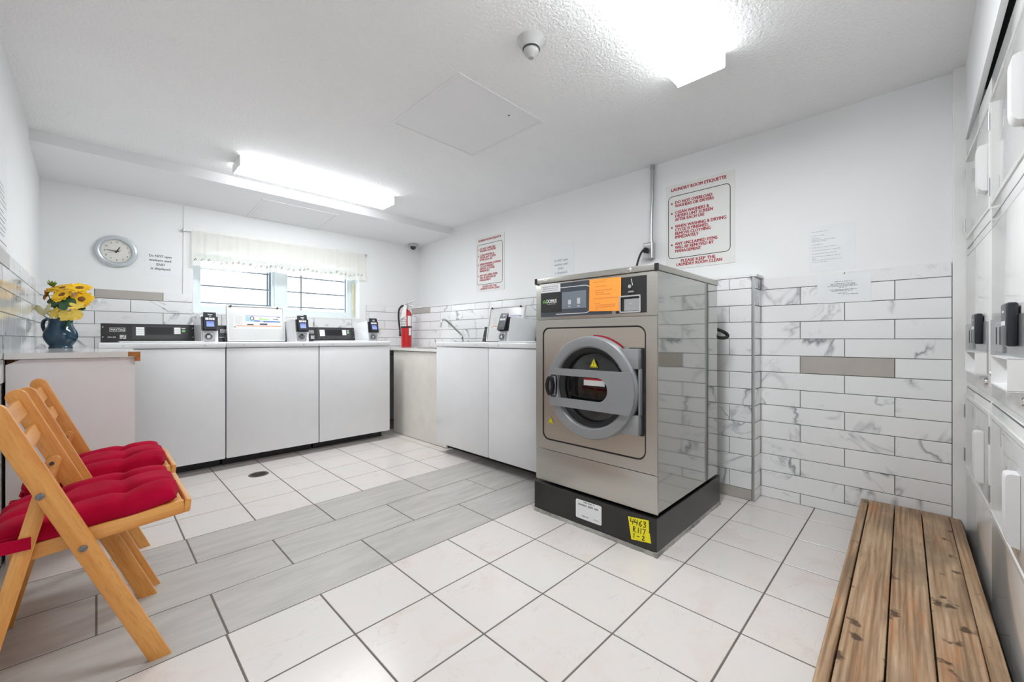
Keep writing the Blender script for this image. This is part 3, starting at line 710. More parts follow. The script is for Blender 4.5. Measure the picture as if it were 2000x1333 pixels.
obj('band', lathe(NB(), [(0.0635, 0.205), (0.067, 0.206), (0.067, 0.220), (0.0635, 0.221)], 32), 'rubber', t)
def patch(r, a0, a1, z0, z1, n=10):
    bm = NB(); A = []
    for i in range(n+1):
        a = R(a0+(a1-a0)*i/n); A.append([bm.verts.new((r*math.cos(a), r*math.sin(a), z)) for z in (z0, z1)])
    for i in range(n): bm.faces.new((A[i][0], A[i+1][0], A[i+1][1], A[i][1]))
    return bm
lb = obj('label', patch(0.0638, -150, -78, 0.222, 0.33), 'print_white', t)
bm = NB()
for k in range(5):
    for a0 in (-145, -128, -112, -96):
        b2 = patch(0.0642, a0, a0+r_.uniform(7, 13), 0.232+k*0.018, 0.241+k*0.018, 2); me = bpy.data.meshes.new('t'); b2.to_mesh(me); b2.free(); bm.from_mesh(me); bpy.data.meshes.remove(me)
obj('print', bm, 'ink_black', lb)
obj('side_label', patch(0.0638, -62, -12, 0.225, 0.335), 'print_white', t)
obj('side_label', patch(0.0638, -50, -18, 0.125, 0.205), 'print_white', t)
tg = NB(); prism(tg, [(-0.055, 0.30), (0.012, 0.33), (0.020, 0.44), (-0.01, 0.455), (-0.03, 0.40)], 'xz', -0.071, -0.069)
obj('hang_tag', tg, 'tag_cream', t)

# ------------------------------------------------------------------ top load washers
def card_reader(t, x0, x1, z0, z1, y, tilt=0.02, lit=True):
    o = obj('card_reader', prism(NB(), [(y, z0), (y+0.055, z0), (y+0.055, z1), (y+tilt, z1)], 'yz', x0, x1), 'reader_black', t)
    w = x1-x0; hh = z1-z0
    def q(bm, a0, a1, b0, b1):
        vs = []
        for a, b in ((a0, b0), (a1, b0), (a1, b1), (a0, b1)): vs.append(bm.verts.new((x0+w*a, y+tilt*b-0.0012, z0+hh*b)))
        bm.faces.new(vs); return bm
    obj('display', q(q(NB(), .2, .8, .16, .36), .2, .8, .40, .44), 'screen_pale' if lit else 'panel_slate', o)
    if lit: obj('display_banner', q(NB(), .2, .8, .36, .48), 'screen_blue', o)
    bm = NB()
    for a in ((.14, .38), (.42, .5), (.54, .66), (.7, .86)): q(bm, a[0], a[1], .56, .68)
    q(bm, .35, .7, .84, .88); q(bm, .45, .6, .76, .79); obj('print', bm, 'print_white', o)
    return o
def top_loader(loc, rz, label, lid_open=False, lit=True, lx=0.096):
    t = empty('top_load_washer', loc, rz, label, 'washer', 'white coin washers')
    W_ = 0.684
    obj('cabinet', box(NB(), 0.003, W_-0.002, 0, 0.66, 0.085, 0.9295, 0.006), 'enamel_white', t, smooth=40)
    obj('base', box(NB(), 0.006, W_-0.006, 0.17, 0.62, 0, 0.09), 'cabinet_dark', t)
    obj('deck', box(NB(), 0, W_+0.001, -0.006, 0.665, 0.933, 0.975, 0.009, 3), 'enamel_white', t, smooth=40)
    for x in (0.115, 0.555):
        obj('screw', cyl(NB(), (x, -0.0075, 0.953), (x, -0.005, 0.953), 0.0055, seg=10), 'satin_metal', t)
    # console
    c = obj('console', prism(NB(), [(0.53, 0.974), (0.565, 1.118), (0.655, 1.118), (0.655, 0.974)], 'yz', 0.013, 0.566), 'console_black', t)
    s = (0.035/0.144)
    def Y(z): return 0.53+(z-0.974)*s-0.0012
    def cq(bm, x0, x1, z0, z1, e=0.0):
        bm.faces.new([bm.verts.new(p) for p in ((x0, Y(z0)-e, z0), (x1, Y(z0)-e, z0), (x1, Y(z1)-e, z1), (x0, Y(z1)-e, z1))]); return bm
    obj('control_panel', cq(NB(), 0.184, 0.523, 1.000, 1.106), 'charcoal', c)
    obj('display', cq(NB(), 0.262, 0.428, 1.034, 1.094, .0006), 'black_plastic', c)
    bm = NB()
    for k in range(4): cq(bm, 0.206, 0.255, 1.028+k*0.0165, 1.043+k*0.0165, .0008)
    obj('cycle_list', bm, 'print_white', c); bm = NB()
    for k in range(4): cq(bm, 0.436, 0.477, 1.040+k*0.0135, 1.0525+k*0.0135, .0008)
    obj('price_list', bm, 'print_white', c)
    obj('start_button', lathe(NB(), [(0, -0.001), (0.012, -0.001), (0.012, 0.001)], 16, (0.496, Y(1.064)-0.001, 1.064), 'y'), 'lamp_green', c)
    bm = NB(); cq(bm, 0.484, 0.508, 1.083, 1.089, .0008); scribble(bm, 0.05, 0.095, 1.012, 0.006, Y(1.0)-.0008, r_)
    for k in range(4): scribble(bm, 0.115, 0.15, 1.003+k*0.008, 0.005, Y(1.0)-.0008, r_)
    obj('print', bm, 'print_white', c)
    bm = NB()
    for a in ((0.060, 0.146, 1.055, 1.0575), (0.060, 0.146, 1.0835, 1.086), (0.060, 0.0625, 1.055, 1.086), (0.1435, 0.146, 1.055, 1.086)): cq(bm, *a, .001)
    lg = obj('logo', bm, 'print_white', c)
    text('MAYTAG', 0.0165, 'print_white', lg, 0.066, 1.0625, Y(1.056)-0.004, bold=0.02, width=0.074)
    for x in (0.024, 0.555):
        for z in (1.015, 1.09): obj('screw', cyl(NB(), (x, Y(z)-0.002, z), (x, Y(z)+0.002, z), 0.0045, seg=8), 'satin_metal', c)
    # coin box with card reader
    cb = obj('coin_box', prism(NB(), [(0.225, 0.975), (0.232, 1.06), (0.254, 1.172), (0.285, 1.182), (0.60, 1.160), (0.60, 0.975)], 'yz', 0.566, 0.676), 'enamel_white', t)
    obj('coin_plate', box(NB(), 0.574, 0.654, 0.2185, 0.2265, 0.984, 1.052, 0.002), 'satin_metal', cb)
    obj('lock_ring', lathe(NB(), [(0.012, -0.007), (0.020, -0.008), (0.026, -0.004), (0.026, 0)], 24, (0.612, 0.2185, 1.019), 'y'), 'dark_chrome', cb, smooth=40)
    obj('lock', lathe(NB(), [(0, -0.006), (0.012, -0.006), (0.013, 0)], 20, (0.612, 0.2185, 1.019), 'y'), 'chrome', cb, smooth=40)
    for x in (0.580, 0.648):
        for z in (0.990, 1.046): obj('screw', cyl(NB(), (x, 0.216, z), (x, 0.2195, z), 0.004, seg=8), 'chrome', cb)
    obj('reader_bracket', prism(NB(), [(0.214, 1.066), (0.240, 1.066), (0.262, 1.178), (0.236, 1.178)], 'yz', 0.568, 0.674), 'black_plastic', t)
    card_reader(t, 0.580, 0.662, 1.076, 1.212, 0.190, 0.050, lit)
    # lid
    if not lid_open:
        obj('lid', box(NB(), 0.10, 0.555, 0.03, 0.43, 0.9755, 0.984, 0.004), 'enamel_white', t, smooth=40)
        return t
    ang = math.atan2(0.062, 0.33)
    lw = 0.558-lx
    ld = obj('lid', box(NB(), 0, 0.462, 0, 0.014, 0, 0.332, 0.006), 'lid_white', t, (lx, 0.478, 0.977), (-ang, 0, 0), smooth=40)
    obj('tub_opening', lathe(NB(), [(0, 0.9765), (0.17, 0.9765), (0.18, 0.9755)], 32, (0.325, 0.215, 0)), 'drum_dark', t)
    obj('lid_rim', ringprism(NB(), rrect(0.004, 0.458, 0.002, 0.328, 0.012), rrect(0.014, 0.448, 0.012, 0.318, 0.010), 'xz', -0.007, 0.0), 'lid_white', ld)
    for x in (0.035, 0.405): obj('bumper', lathe(NB(), [(0, -0.014), (0.006, -0.013), (0.008, -0.004), (0.008, 0)], 12, (x, -0.002, 0.318), 'y'), 'rubber', ld, smooth=40)
    obj('hinge_arm', box(NB(), 0.458, 0.466, 0.0, 0.02, -0.01, 0.035), 'rubber', ld)
    obj('hinge_arm', box(NB(), -0.016, -0.006, 0.0, 0.02, -0.01, 0.060), 'rubber', ld)
    y = -0.0012
    pr = obj('instruction_label', rq(NB(), 0.045, 0.425, 0.088, 0.222, y), 'label_white', ld, (0.004, 0, 0.022)); y -= 0.0006
    def P(nm, mat, rects):
        bm = NB()
        for a in rects: rq(bm, a[0], a[1], a[2], a[3], y)
        obj(nm, bm, mat, pr)
    P('print_blue', 'ink_blue', [(0.205, 0.250, 0.162, 0.172), (0.280, 0.420, 0.158, 0.168), (0.39, 0.42, 0.205, 0.212)])
    P('print_sky', 'ink_sky', [(0.140, 0.205, 0.162, 0.172), (0.140, 0.168, 0.175, 0.205)])
    P('print_violet', 'ink_violet', [(0.140, 0.390, 0.210, 0.218), (0.250, 0.280, 0.160, 0.170)])
    P('print_green', 'ink_green', [(0.250, 0.270, 0.178, 0.198), (0.275, 0.325, 0.176, 0.186)])
    P('print_orange', 'ink_orange', [(0.065, 0.425, 0.117, 0.123)])
    P('print_dark', 'charcoal', [(0.150, 0.200, 0.128, 0.138), (0.250, 0.310, 0.130, 0.145), (0.05, 0.064, 0.106, 0.112), (0.36, 0.40, 0.185, 0.190), (0.395, 0.40, 0.176, 0.19)])
    bm = NB()
    for k in range(10): scribble(bm, 0.055+r_.uniform(0, .01), 0.125-r_.uniform(0, .015), 0.132+k*0.008, 0.003, y, r_)
    obj('print', bm, 'ink_pale', pr)
    obj('dial_print', lathe(NB(), [(0.012, 0), (0.018, 0)], 20, (0.19, y-0.0003, 0.190), 'y'), 'charcoal', pr)
    return t
top_loader((0.010, 3.752, 0), 0, 'white coin washer with closed lid next to the left countertop')
top_loader((0.697, 3.752, 0), 0, 'white coin washer with raised lid under the window', True)
top_loader((1.384, 3.752, 0), 0, 'white coin washer with closed lid left of the fire extinguisher')
top_loader((2.112, 3.024, 0), -90, 'white coin washer with raised lid beside the sink cabinet', True, False, 0.125)
top_loader((2.112, 2.337, 0), -90, 'white coin washer half hidden behind the big steel washer', False, False)

# ------------------------------------------------------------------ big front load washer on its plinth
t = empty('washer_plinth', (1.800, 1.589, 0), -90, 'black steel plinth bedded in mortar under the big washer', 'plinth')
obj('plinth', box(NB(), 0, 0.744, 0, 0.855, 0.018, 0.172, 0.003), 'base_black', t)
bm = NB(); n = 60; rr = random.Random(5)
for side in range(2):
    prev = None
    for i in range(n+1):
        s = i/n; o_ = rr.uniform(0.003, 0.008); hz = rr.uniform(0.018, 0.023)
        if side == 0: a = (0.744*s, -o_); b = (0.744*s, 0.004)
        else: a = (0.744+o_, 0.855*s); b = (0.740, 0.855*s)
        ring = [bm.verts.new((a[0], a[1], 0.0)), bm.verts.new((a[0]*0.6+b[0]*0.4, a[1]*0.6+b[1]*0.4, hz*0.75)), bm.verts.new((b[0], b[1], hz))]
        if prev:
            for k in range(2): bm.faces.new((prev[k], ring[k], ring[k+1], prev[k+1]))
        prev = ring
box(bm, 0.735, 0.752, -0.008, 0.01, 0, 0.022)
bmesh.ops.recalc_face_normals(bm, faces=bm.faces[:])
obj('mortar_bed', bm, 'mortar', t)
st = obj('paper_label', prism(NB(), rrect(0.296, 0.454, 0.052, 0.150, 0.008), 'xz', -0.0014, 0), 'paper_white', t)
bm = NB(); scribble(bm, 0.312, 0.445, 0.122, 0.010, -0.002, r_); scribble(bm, 0.345, 0.41, 0.140, 0.006, -0.002, r_); scribble(bm, 0.335, 0.385, 0.066, 0.006, -0.002, r_); scribble(bm, 0.41, 0.445, 0.068, 0.004, -0.002, r_)
obj('print', bm, 'ink_gray', st)
ys = obj('yellow_label', prism(NB(), [(0.602, 0.146), (0.707, 0.158), (0.709, 0.108), (0.705, 0.104), (0.712, 0.100), (0.719, 0.056), (0.619, 0.042)], 'xz', -0.0014, 0), 'sticker_yellow', t)
def strokes(bm, lines, ox, oz, s, shear=0.0, w=0.0035, y=-0.0022):
    for L in lines:
        P = [(ox+(a+shear*b)*s, oz+b*s) for a, b in L]
        for (ax, az), (bx, bz) in zip(P, P[1:]):
            d = math.hypot(bx-ax, bz-az) or 1; nx_, nz_ = -(bz-az)/d*w/2, (bx-ax)/d*w/2; ex, ez = (bx-ax)/d*w*0.35, (bz-az)/d*w*0.35
            bm.faces.new([bm.verts.new(p) for p in ((ax-ex+nx_, y, az-ez+nz_), (ax-ex-nx_, y, az-ez-nz_), (bx+ex-nx_, y, bz+ez-nz_), (bx+ex+nx_, y, bz+ez+nz_))])
GL = {'4': [[(0.1, 1), (0.0, 0.42), (0.62, 0.48)], [(0.52, 0.95), (0.46, 0)]], '6': [[(0.55, 1), (0.15, 0.55), (0.1, 0.15), (0.35, 0), (0.55, 0.2), (0.4, 0.45), (0.12, 0.35)]],
      '3': [[(0.05, 0.9), (0.4, 1), (0.5, 0.8), (0.2, 0.55), (0.5, 0.4), (0.45, 0.08), (0.05, 0.0)]], 'R': [[(0.12, 0), (0.15, 1), (0.5, 0.9), (0.45, 0.6), (0.15, 0.52), (0.6, 0)]],
      '1': [[(0.25, 1), (0.22, 0)]], '7': [[(0.0, 0.92), (0.55, 1), (0.25, 0)]], '-': [[(0.0, 0.5), (0.6, 0.55)]], '2': [[(0.05, 0.8), (0.3, 1), (0.5, 0.8), (0.05, 0.05), (0.6, 0.08)]]}
bm = NB()
for k, ch in enumerate('4463'): strokes(bm, GL[ch], 0.614+k*0.0215, 0.117+0.001*k, 0.027, 0.05)
for k, ch in enumerate('R117'): strokes(bm, GL[ch], 0.626+[0, .023, .036, .050][k], 0.083+0.001*k, 0.025, 0.05)
for k, ch in enumerate('1-2'): strokes(bm, GL[ch], 0.628+[0, .020, .046][k], 0.055+0.001*k, 0.021, 0.05)
obj('handwriting', bm, 'ink_black', ys)

t = empty('front_load_washer', (1.815, 1.589, 0.172), -90, 'big stainless steel front-load coin washer on a black plinth', 'washer')
Z0 = -0.172
def bz(*a, **k): return box(NB(), a[0], a[1], a[2], a[3], a[4]+Z0, a[5]+Z0, **k)
WD, DP = 0.742, 0.805
body = obj('cabinet', box(NB(), 0.004, WD-0.002, 0.012, DP, 0.190+Z0, 1.320+Z0, 0.002), 'mirror_steel', t)
for x in (0.06, 0.68):
    for y in (0.10, 0.72): obj('foot', cyl(NB(), (x, y, 0), (x, y, 0.03), 0.022, seg=12), 'rubber', t)
obj('lower_panel', bz(0, WD, 0, 0.014, 0.186, 0.366, bev=0.0025), 'brushed_steel', t, smooth=40)
# front panel with the rounded recess
out = [(0.0, 0.369), (WD, 0.369), (WD, 1.108), (0, 1.108)]
inn = rrect(0.050, 0.686, 0.424, 1.067, 0.045)
bm = NB()
def fillring(bm, x0, x1, z0, z1, inner, y):
    n = len(inner); cx = (x0+x1)/2; cz = (z0+z1)/2; A = [bm.verts.new((a, y, b+Z0)) for a, b in inner]; O = []
    for a, b in inner:
        dx, dz = a-cx, b-cz; k = min((x1-cx)/abs(dx) if abs(dx) > 1e-6 else 9, (z1-cz)/abs(dz) if abs(dz) > 1e-6 else 9)
        O.append(bm.verts.new((cx+dx*k, y, cz+dz*k+Z0)))
    for i in range(n):
        j = (i+1) % n; bm.faces.new((A[i], A[j], O[j], O[i]))
    corners = [(x1, z1), (x0, z1), (x0, z0), (x1, z0)]
    for c in corners:
        best = None
        for i in range(n):
            j = (i+1) % n; p, q = O[i].co, O[j].co
            if abs(p.x-q.x) > 1e-5 and abs(p.z-q.z) > 1e-5 and min(abs(p.x-c[0]), abs(q.x-c[0])) < 1e-4 and min(abs(p.z-Z0-c[1]), abs(q.z-Z0-c[1])) < 1e-4: best = (i, j)
        if best: bm.faces.new((O[best[0]], O[best[1]], bm.verts.new((c[0], y, c[1]+Z0))))
    return A
A = fillring(bm, 0, WD, 0.369, 1.108, inn, 0.0)
Bv = [bm.verts.new((v.co.x, 0.012, v.co.z)) for v in A]
for i in range(len(A)): bm.faces.new((A[i], Bv[i], Bv[(i+1) % len(A)], A[(i+1) % len(A)]))
bmesh.ops.recalc_face_normals(bm, faces=bm.faces[:])
obj('front_panel', bm, 'brushed_steel', t)
obj('seal', ringprism(NB(), [(a, b+Z0) for a, b in inn], [(a, b+Z0) for a, b in rrect(0.0585, 0.6775, 0.4325, 1.0585, 0.038)], 'xz', 0.004, 0.012), 'rubber', t)
obj('door_panel', prism(NB(), [(a, b+Z0) for a, b in rrect(0.0580, 0.6780, 0.4320, 1.0590, 0.038)], 'xz', 0.0035, 0.0119), 'door_panel_steel', t)
obj('control_fascia', bz(0, WD, 0, 0.014, 1.111, 1.3195, bev=0.0025), 'brushed_steel', t, smooth=40)
lid = obj('top_cover', bz(-0.003, WD+0.003, -0.006, DP+0.004, 1.3215, 1.351, bev=0.003), 'brushed_steel', t, smooth=40)
for x in (-0.0045, WD-0.0115): obj('corner_cap', bz(x, x+0.016, -0.0075, 0.006, 1.3195, 1.352), 'black_plastic', lid)
for x in (0.075, 0.605): obj('screw', lathe(NB(), [(0, -0.006), (0.006, -0.005), (0.010, 0)], 14, (x, -0.006, 1.336+Z0), 'y'), 'chrome', lid, smooth=50)
# left display
cp = obj('display_panel', bz(0.039, 0.504, -0.002, 0.001, 1.127, 1.311), 'panel_slate', t)
obj('display_band', bz(0.040, 0.190, -0.003, -0.001, 1.152, 1.262), 'console_black', cp)
bm = NB(); pts = [(0.150, 1.286)]+[(0.345+0.055*math.cos(R(a)), 1.213+0.073*math.sin(R(a))) for a in range(90, -91, -15)]+[(0.150, 1.140)]
for (ax, az), (bx, bz_) in zip(pts, pts[1:]):
    d = math.hypot(bx-ax, bz_-az); nx_, nz_ = -(bz_-az)/d*0.0016, (bx-ax)/d*0.0016
    bm.faces.new([bm.verts.new(p) for p in ((ax+nx_, -0.0028, az+nz_+Z0), (ax-nx_, -0.0028, az-nz_+Z0), (bx-nx_, -0.0028, bz_-nz_+Z0), (bx+nx_, -0.0028, bz_+nz_+Z0))])
obj('outline_print', bm, 'print_white', cp)
obj('screen', bz(0.192, 0.352, -0.0036, -0.001, 1.166, 1.260, bev=0.0015), 'screen_gray', cp)
bm = NB()
for a in ((0.235, 0.255, 1.19, 1.215), (0.295, 0.315, 1.19, 1.222), (0.238, 0.252, 1.176, 1.181), (0.297, 0.313, 1.176, 1.181)): rq(bm, a[0], a[1], a[2]+Z0, a[3]+Z0, -0.0042)
obj('screen_icons', bm, 'ink_pale', cp)
text('DOMUS', 0.021, 'print_white', cp, 0.082, 1.206+Z0, -0.0038, bold=0.025, width=0.072, name='logo_lettering')
bm = NB(); rq(bm, 0.088, 0.150, 1.1985+Z0, 1.2005+Z0, -0.0038); obj('logo_line', bm, 'ink_pale', cp)
bm = NB(); strokes(bm, [[(0.0, 0.05), (0.1, 0.75), (0.5, 1.0), (0.9, 0.75), (1.0, 0.05)], [(0.25, 0.45), (0.75, 0.45), (0.8, 0.05)]], 0.058, 1.204+Z0, 0.018, 0, 0.004, -0.0038)
obj('logo_mark', bm, 'logo_green', cp)
stk = obj('paper_sticker', bz(0.039, 0.181, -0.0032, -0.0015, 1.266, 1.310), 'paper_white', cp)
bm = NB()
for k in range(3): scribble(bm, 0.05+0.006*(k % 2), 0.172-0.006*(k % 2), 1.275+k*0.011+Z0, 0.004, -0.0038, r_)
obj('print', bm, 'ink_gray', stk)
# coin panel
cpn = obj('coin_panel', bz(0.527, 0.690, -0.002, 0.001, 1.127, 1.303), 'console_black', t)
obj('coin_slot', bz(0.612, 0.618, -0.003, -0.0015, 1.235, 1.262), 'black_plastic', cpn)
obj('coin_button', lathe(NB(), [(0, -0.008), (0.009, -0.007), (0.010, 0)], 18, (0.606, -0.002, 1.256+Z0), 'y'), 'chrome', cpn, smooth=40)
bm = NB(); strokes(bm, [[(0, 0), (-0.25, 1)]], 0.619, 1.262+Z0, 0.030, 0, 0.003, -0.003); obj('coin_mark', bm, 'print_white', cpn)
obj('coin_guide', prism(NB(), [(0.594, 1.226+Z0), (0.630, 1.226+Z0), (0.622, 1.234+Z0), (0.602, 1.234+Z0)], 'xz', -0.008, -0.001), 'satin_metal', cpn)
obj('coin_return', ringprism(NB(), [(a, b+Z0) for a, b in rrect(0.552, 0.664, 1.129, 1.213, 0.006)], [(a, b+Z0) for a, b in rrect(0.559, 0.657, 1.136, 1.206, 0.003)], 'xz', -0.010, -0.0015), 'chrome', cpn)
obj('return_flap', bz(0.575, 0.655, -0.0055, -0.0018, 1.138, 1.196, bev=0.001), 'satin_metal', cpn)
obj('return_lock', lathe(NB(), [(0, -0.009), (0.005, -0.008), (0.006, -0.005)], 12, (0.610, 0, 1.170+Z0), 'y'), 'chrome', cpn, smooth=40)
# door
DX, DZ = 0.3985, 0.752+Z0
door = empty('door', (DX, 0, DZ)); door.parent = t
obj('door_ring', lathe(NB(), [(0.2645, -0.020), (0.2645, -0.046), (0.258, -0.056), (0.248, -0.058), (0.214, -0.054), (0.207, -0.046), (0.203, -0.006), (0.2645, -0.006)], 64, axis='y', close=True), 'door_gray', door, smooth=35)
obj('gasket', lathe(NB(), [(0.205, -0.030), (0.196, -0.028), (0.178, -0.012), (0.178, -0.002), (0.205, -0.002)], 56, axis='y', close=True), 'rubber', door, smooth=35)
obj('drum_ring', lathe(NB(), [(0.180, -0.004), (0.172, 0.0), (0.168, 0.0025), (0.180, 0.0028)], 48, axis='y', close=True), 'satin_metal', door, smooth=35)
obj('glass', lathe(NB(), [(0.177, -0.010), (0.168, -0.014), (0.13, -0.022), (0.07, -0.028), (0.0, -0.030)], 48, axis='y'), 'glass_dark', door, smooth=60)
RB = 0.262
def bx(z): return math.sqrt(RB*RB-z*z)
arc = [(0.060+0.0605*math.cos(R(q)), -0.0055+0.0605*math.sin(R(q))) for q in range(-90, 91, 10)]
rgt = [(bx(z), z) for z in [-0.066+0.121*i/(len(arc)-1) for i in range(len(arc))]]
lowr = [(bx(z), z) for z in (-0.112, -0.096, -0.080, -0.066)]; upr = [(bx(z), z) for z in (0.055, 0.068, 0.080, 0.0915)]
lft = lambda z: -0.250
bm = NB()
for y, flip in ((-0.068, False), (-0.056, True)):
    polys = [[(-0.236, -0.112)]+lowr+[(0.060, -0.066), (-0.232, -0.066), (-0.253, -0.066)], [(-0.253, 0.055), (-0.232, 0.055), (0.060, 0.055)]+upr+[(-0.244, 0.0915)], [(-0.253, -0.066), (-0.232, -0.066), (-0.232, 0.055), (-0.253, 0.055)]]
    polys += [[arc[i], rgt[i], rgt[i+1], arc[i+1]] for i in range(len(arc)-1)]
    for q in polys: poly_xz(bm, q[::-1] if flip else q, y)
outer = [(-0.236, -0.112)]+lowr+rgt[1:-1]+upr+[(-0.244, 0.0915), (-0.253, 0.055), (-0.253, -0.066)]
for loop in ([(-0.232, -0.066)]+arc+[(-0.232, 0.055)], outer):
    for (ax, az), (bx_, bz_) in zip(loop, loop[1:]+loop[:1]):
        bm.faces.new([bm.verts.new(p) for p in ((ax, -0.068, az), (bx_, -0.068, bz_), (bx_, -0.056, bz_), (ax, -0.056, az))])
bmesh.ops.remove_doubles(bm, verts=bm.verts[:], dist=0.0004); bmesh.ops.recalc_face_normals(bm, faces=bm.faces[:])
obj('door_bar', bm, 'door_gray', door)
hd = obj('door_handle', box(NB(), -0.262, -0.205, -0.064, -0.040, -0.066, 0.055, 0.010, 3), 'dark_chrome', door, smooth=40)
obj('handle_grip', ringprism(NB(), [(-0.234+0.026*math.cos(R(a)), -0.006+0.052*math.sin(R(a))) for a in range(0, 360, 15)], [(-0.234+0.013*math.cos(R(a)), -0.006+0.036*math.sin(R(a))) for a in range(0, 360, 15)], 'xz', -0.082, -0.060), 'black_plastic', hd, smooth=40)
obj('latch_knob', lathe(NB(), [(0, -0.062), (0.018, -0.060), (0.022, -0.048), (0.022, -0.036)], 20, (-0.262, 0, -0.006), 'y'), 'dark_chrome', hd, smooth=40)
for z0, z1 in ((0.108, 0.203), (-0.207, -0.112)): obj('hinge_block', box(NB(), 0.165, 0.268, -0.040, 0.0, z0, z1, 0.003), 'door_gray', door, smooth=40)
obj('hinge_gap', box(NB(), 0.20, 0.277, -0.006, 0.0025, -0.212, 0.208, 0.004), 'rubber', door)
obj('hinge_pin', box(NB(), 0.262, 0.2715, -0.030, -0.002, -0.112, 0.108, 0.003), 'door_gray', door, smooth=40)
bm = NB()
for i in range(14):
    a0, a1 = R(52+i*2.8), R(54.8+i*2.8); poly_xz(bm, [(0.255*math.cos(a0), 0.255*math.sin(a0)), (0.271*math.cos(a0), 0.271*math.sin(a0)), (0.271*math.cos(a1), 0.271*math.sin(a1)), (0.255*math.cos(a1), 0.255*math.sin(a1))], 0.0030)
obj('red_warning_label', bm, 'warning_red', door)
def triangle(parent, x, z, s, y):
    o = obj('warning_label', prism(NB(), [(x-s/2, z), (x+s/2, z), (x, z+s*0.95)], 'xz', y-0.0012, y), 'sticker_yellow', parent)
    bm = NB()
    L = [(x-s*0.40, z+s*0.07), (x+s*0.40, z+s*0.07), (x, z+s*0.85)]
    for (ax, az), (bx, bz_) in zip(L, L[1:]+L[:1]):
        d = math.hypot(bx-ax, bz_-az); nx_, nz_ = -(bz_-az)/d*s*0.022, (bx-ax)/d*s*0.022
        bm.faces.new([bm.verts.new(p) for p in ((ax+nx_, y-0.0018, az+nz_), (ax-nx_, y-0.0018, az-nz_), (bx-nx_, y-0.0018, bz_-nz_), (bx+nx_, y-0.0018, bz_+nz_))])
    rq(bm, x-s*0.035, x+s*0.035, z+s*0.28, z+s*0.58, y-0.0018); rq(bm, x-s*0.035, x+s*0.035, z+s*0.15, z+s*0.22, y-0.0018)
    obj('print', bm, 'ink_black', o)
triangle(t, 0.110, 0.522+Z0, 0.042, 0.0030)
triangle(door, 0.020, 0.104, 0.048, -0.032)
wl = obj('glass_label', box(NB(), -0.040, 0.085, -0.034, -0.032, 0.010, 0.046), 'print_white', door)
bm = NB(); rq(bm, -0.040, 0.085, 0.038, 0.047, -0.0345); obj('print', bm, 'warning_red', wl)

t = tag(obj('orange_notice', prism(NB(), [(0.372, 1.146), (0.557, 1.140), (0.559, 1.308), (0.375, 1.312)], 'xz', -0.006, -0.005), 'paper_orange', None, (1.815, 1.589, 0), (0, 0, R(-90))), 'orange paper notice taped over the steel washer controls', 'notice')
bm = NB()
for z, a, b in ((1.293, .40, .475), (1.270, .412, .48), (1.250, .412, .515), (1.238, .41, .46), (1.228, .415, .50), (1.208, .402, .545), (1.184, .405, .44), (1.174, .412, .53), (1.164, .412, .53), (1.154, .412, .43)): scribble(bm, a, b, z, 0.0035, -0.0066, r_)
obj('print', bm, 'ink_orange', t)

tag(obj('drain_hose', tube(NB(), [(2.6755+0.046*math.cos(R(q)), 0.868-0.046*math.cos(R(q)), 1.036-0.016*math.cos(R(q))+0.024*math.sin(R(q))) for q in range(0, 360, 12)], 0.0105, 10, True), 'rubber', smooth=60), 'black rubber hose looping out behind the steel washer', 'hose')

# ------------------------------------------------------------------ floor drain
t = empty('floor_drain', (0.842, 3.455, 0), 0, 'round rusty floor drain in front of the far washers', 'drain')
obj('grate', lathe(NB(), [(0, 0.002), (0.055, 0.002), (0.064, 0.003), (0.066, 0.0)], 28), 'drain_metal', t, smooth=30)
bm = NB()
for k in range(-3, 4): L = math.sqrt(0.05**2-(k*0.013)**2); box(bm, -L, L, k*0.013-0.003, k*0.013+0.003, 0.0022, 0.0032)
obj('slot', bm, 'rubber', t)

# ------------------------------------------------------------------ jug and flowers
JX, JY, JZ = -0.170, 4.170, 0.938
t = empty('jug', (JX, JY, JZ), -45.4, 'dark blue glazed jug holding yellow flowers on the counter', 'jug')
jp = smoothpts([(0.058, 0, 0.006), (0.055, 0, 0.016), (0.066, 0, 0.034), (0.080, 0, 0.062), (0.0835, 0, 0.088), (0.077, 0, 0.118), (0.064, 0, 0.146), (0.0575, 0, 0.172), (0.060, 0, 0.190), (0.064, 0, 0.198)], 4)
obj('body', lathe(NB(), [(0, 0.0), (0.058, 0.0)]+[(p.x, p.z) for p in jp]+[(0.060, 0.199), (0.054, 0.188), (0.052, 0.172), (0.06, 0.13), (0.06, 0.06), (0.0, 0.04)], 40), 'jug_blue', t, smooth=60)
obj('handle', tube(NB(), smoothpts([(-0.056, 0, 0.188), (-0.092, 0, 0.198), (-0.118, 0, 0.182), (-0.122, 0, 0.148), (-0.106, 0, 0.112), (-0.076, 0, 0.084)]), 0.0105, 10), 'jug_blue', t, smooth=60)
JM = Matrix.Translation((JX, JY, JZ)) @ Matrix.Rotation(R(-45.4), 4, 'Z')
def petal(bm, L, w, lift, curl, M4):
    rows_ = [(0.0, 0.25), (0.35, 0.9), (0.7, 1.0), (0.9, 0.6), (1.0, 0.0)]; vs = []
    for s, ww in rows_:
        z = lift*s+curl*s*s; x = L*s
        vs.append([bm.verts.new(M4 @ Vector((x, -w/2*ww, z))), bm.verts.new(M4 @ Vector((x, 0, z+0.08*w))), bm.verts.new(M4 @ Vector((x, w/2*ww, z)))] if ww > 0 else [bm.verts.new(M4 @ Vector((x, 0, z)))])
    for A, B in zip(vs, vs[1:]):
        if len(B) == 3:
            for k in range(2): bm.faces.new((A[k], A[k+1], B[k+1], B[k]))
        else:
            for k in range(2): bm.faces.new((A[k], A[k+1], B[0]))
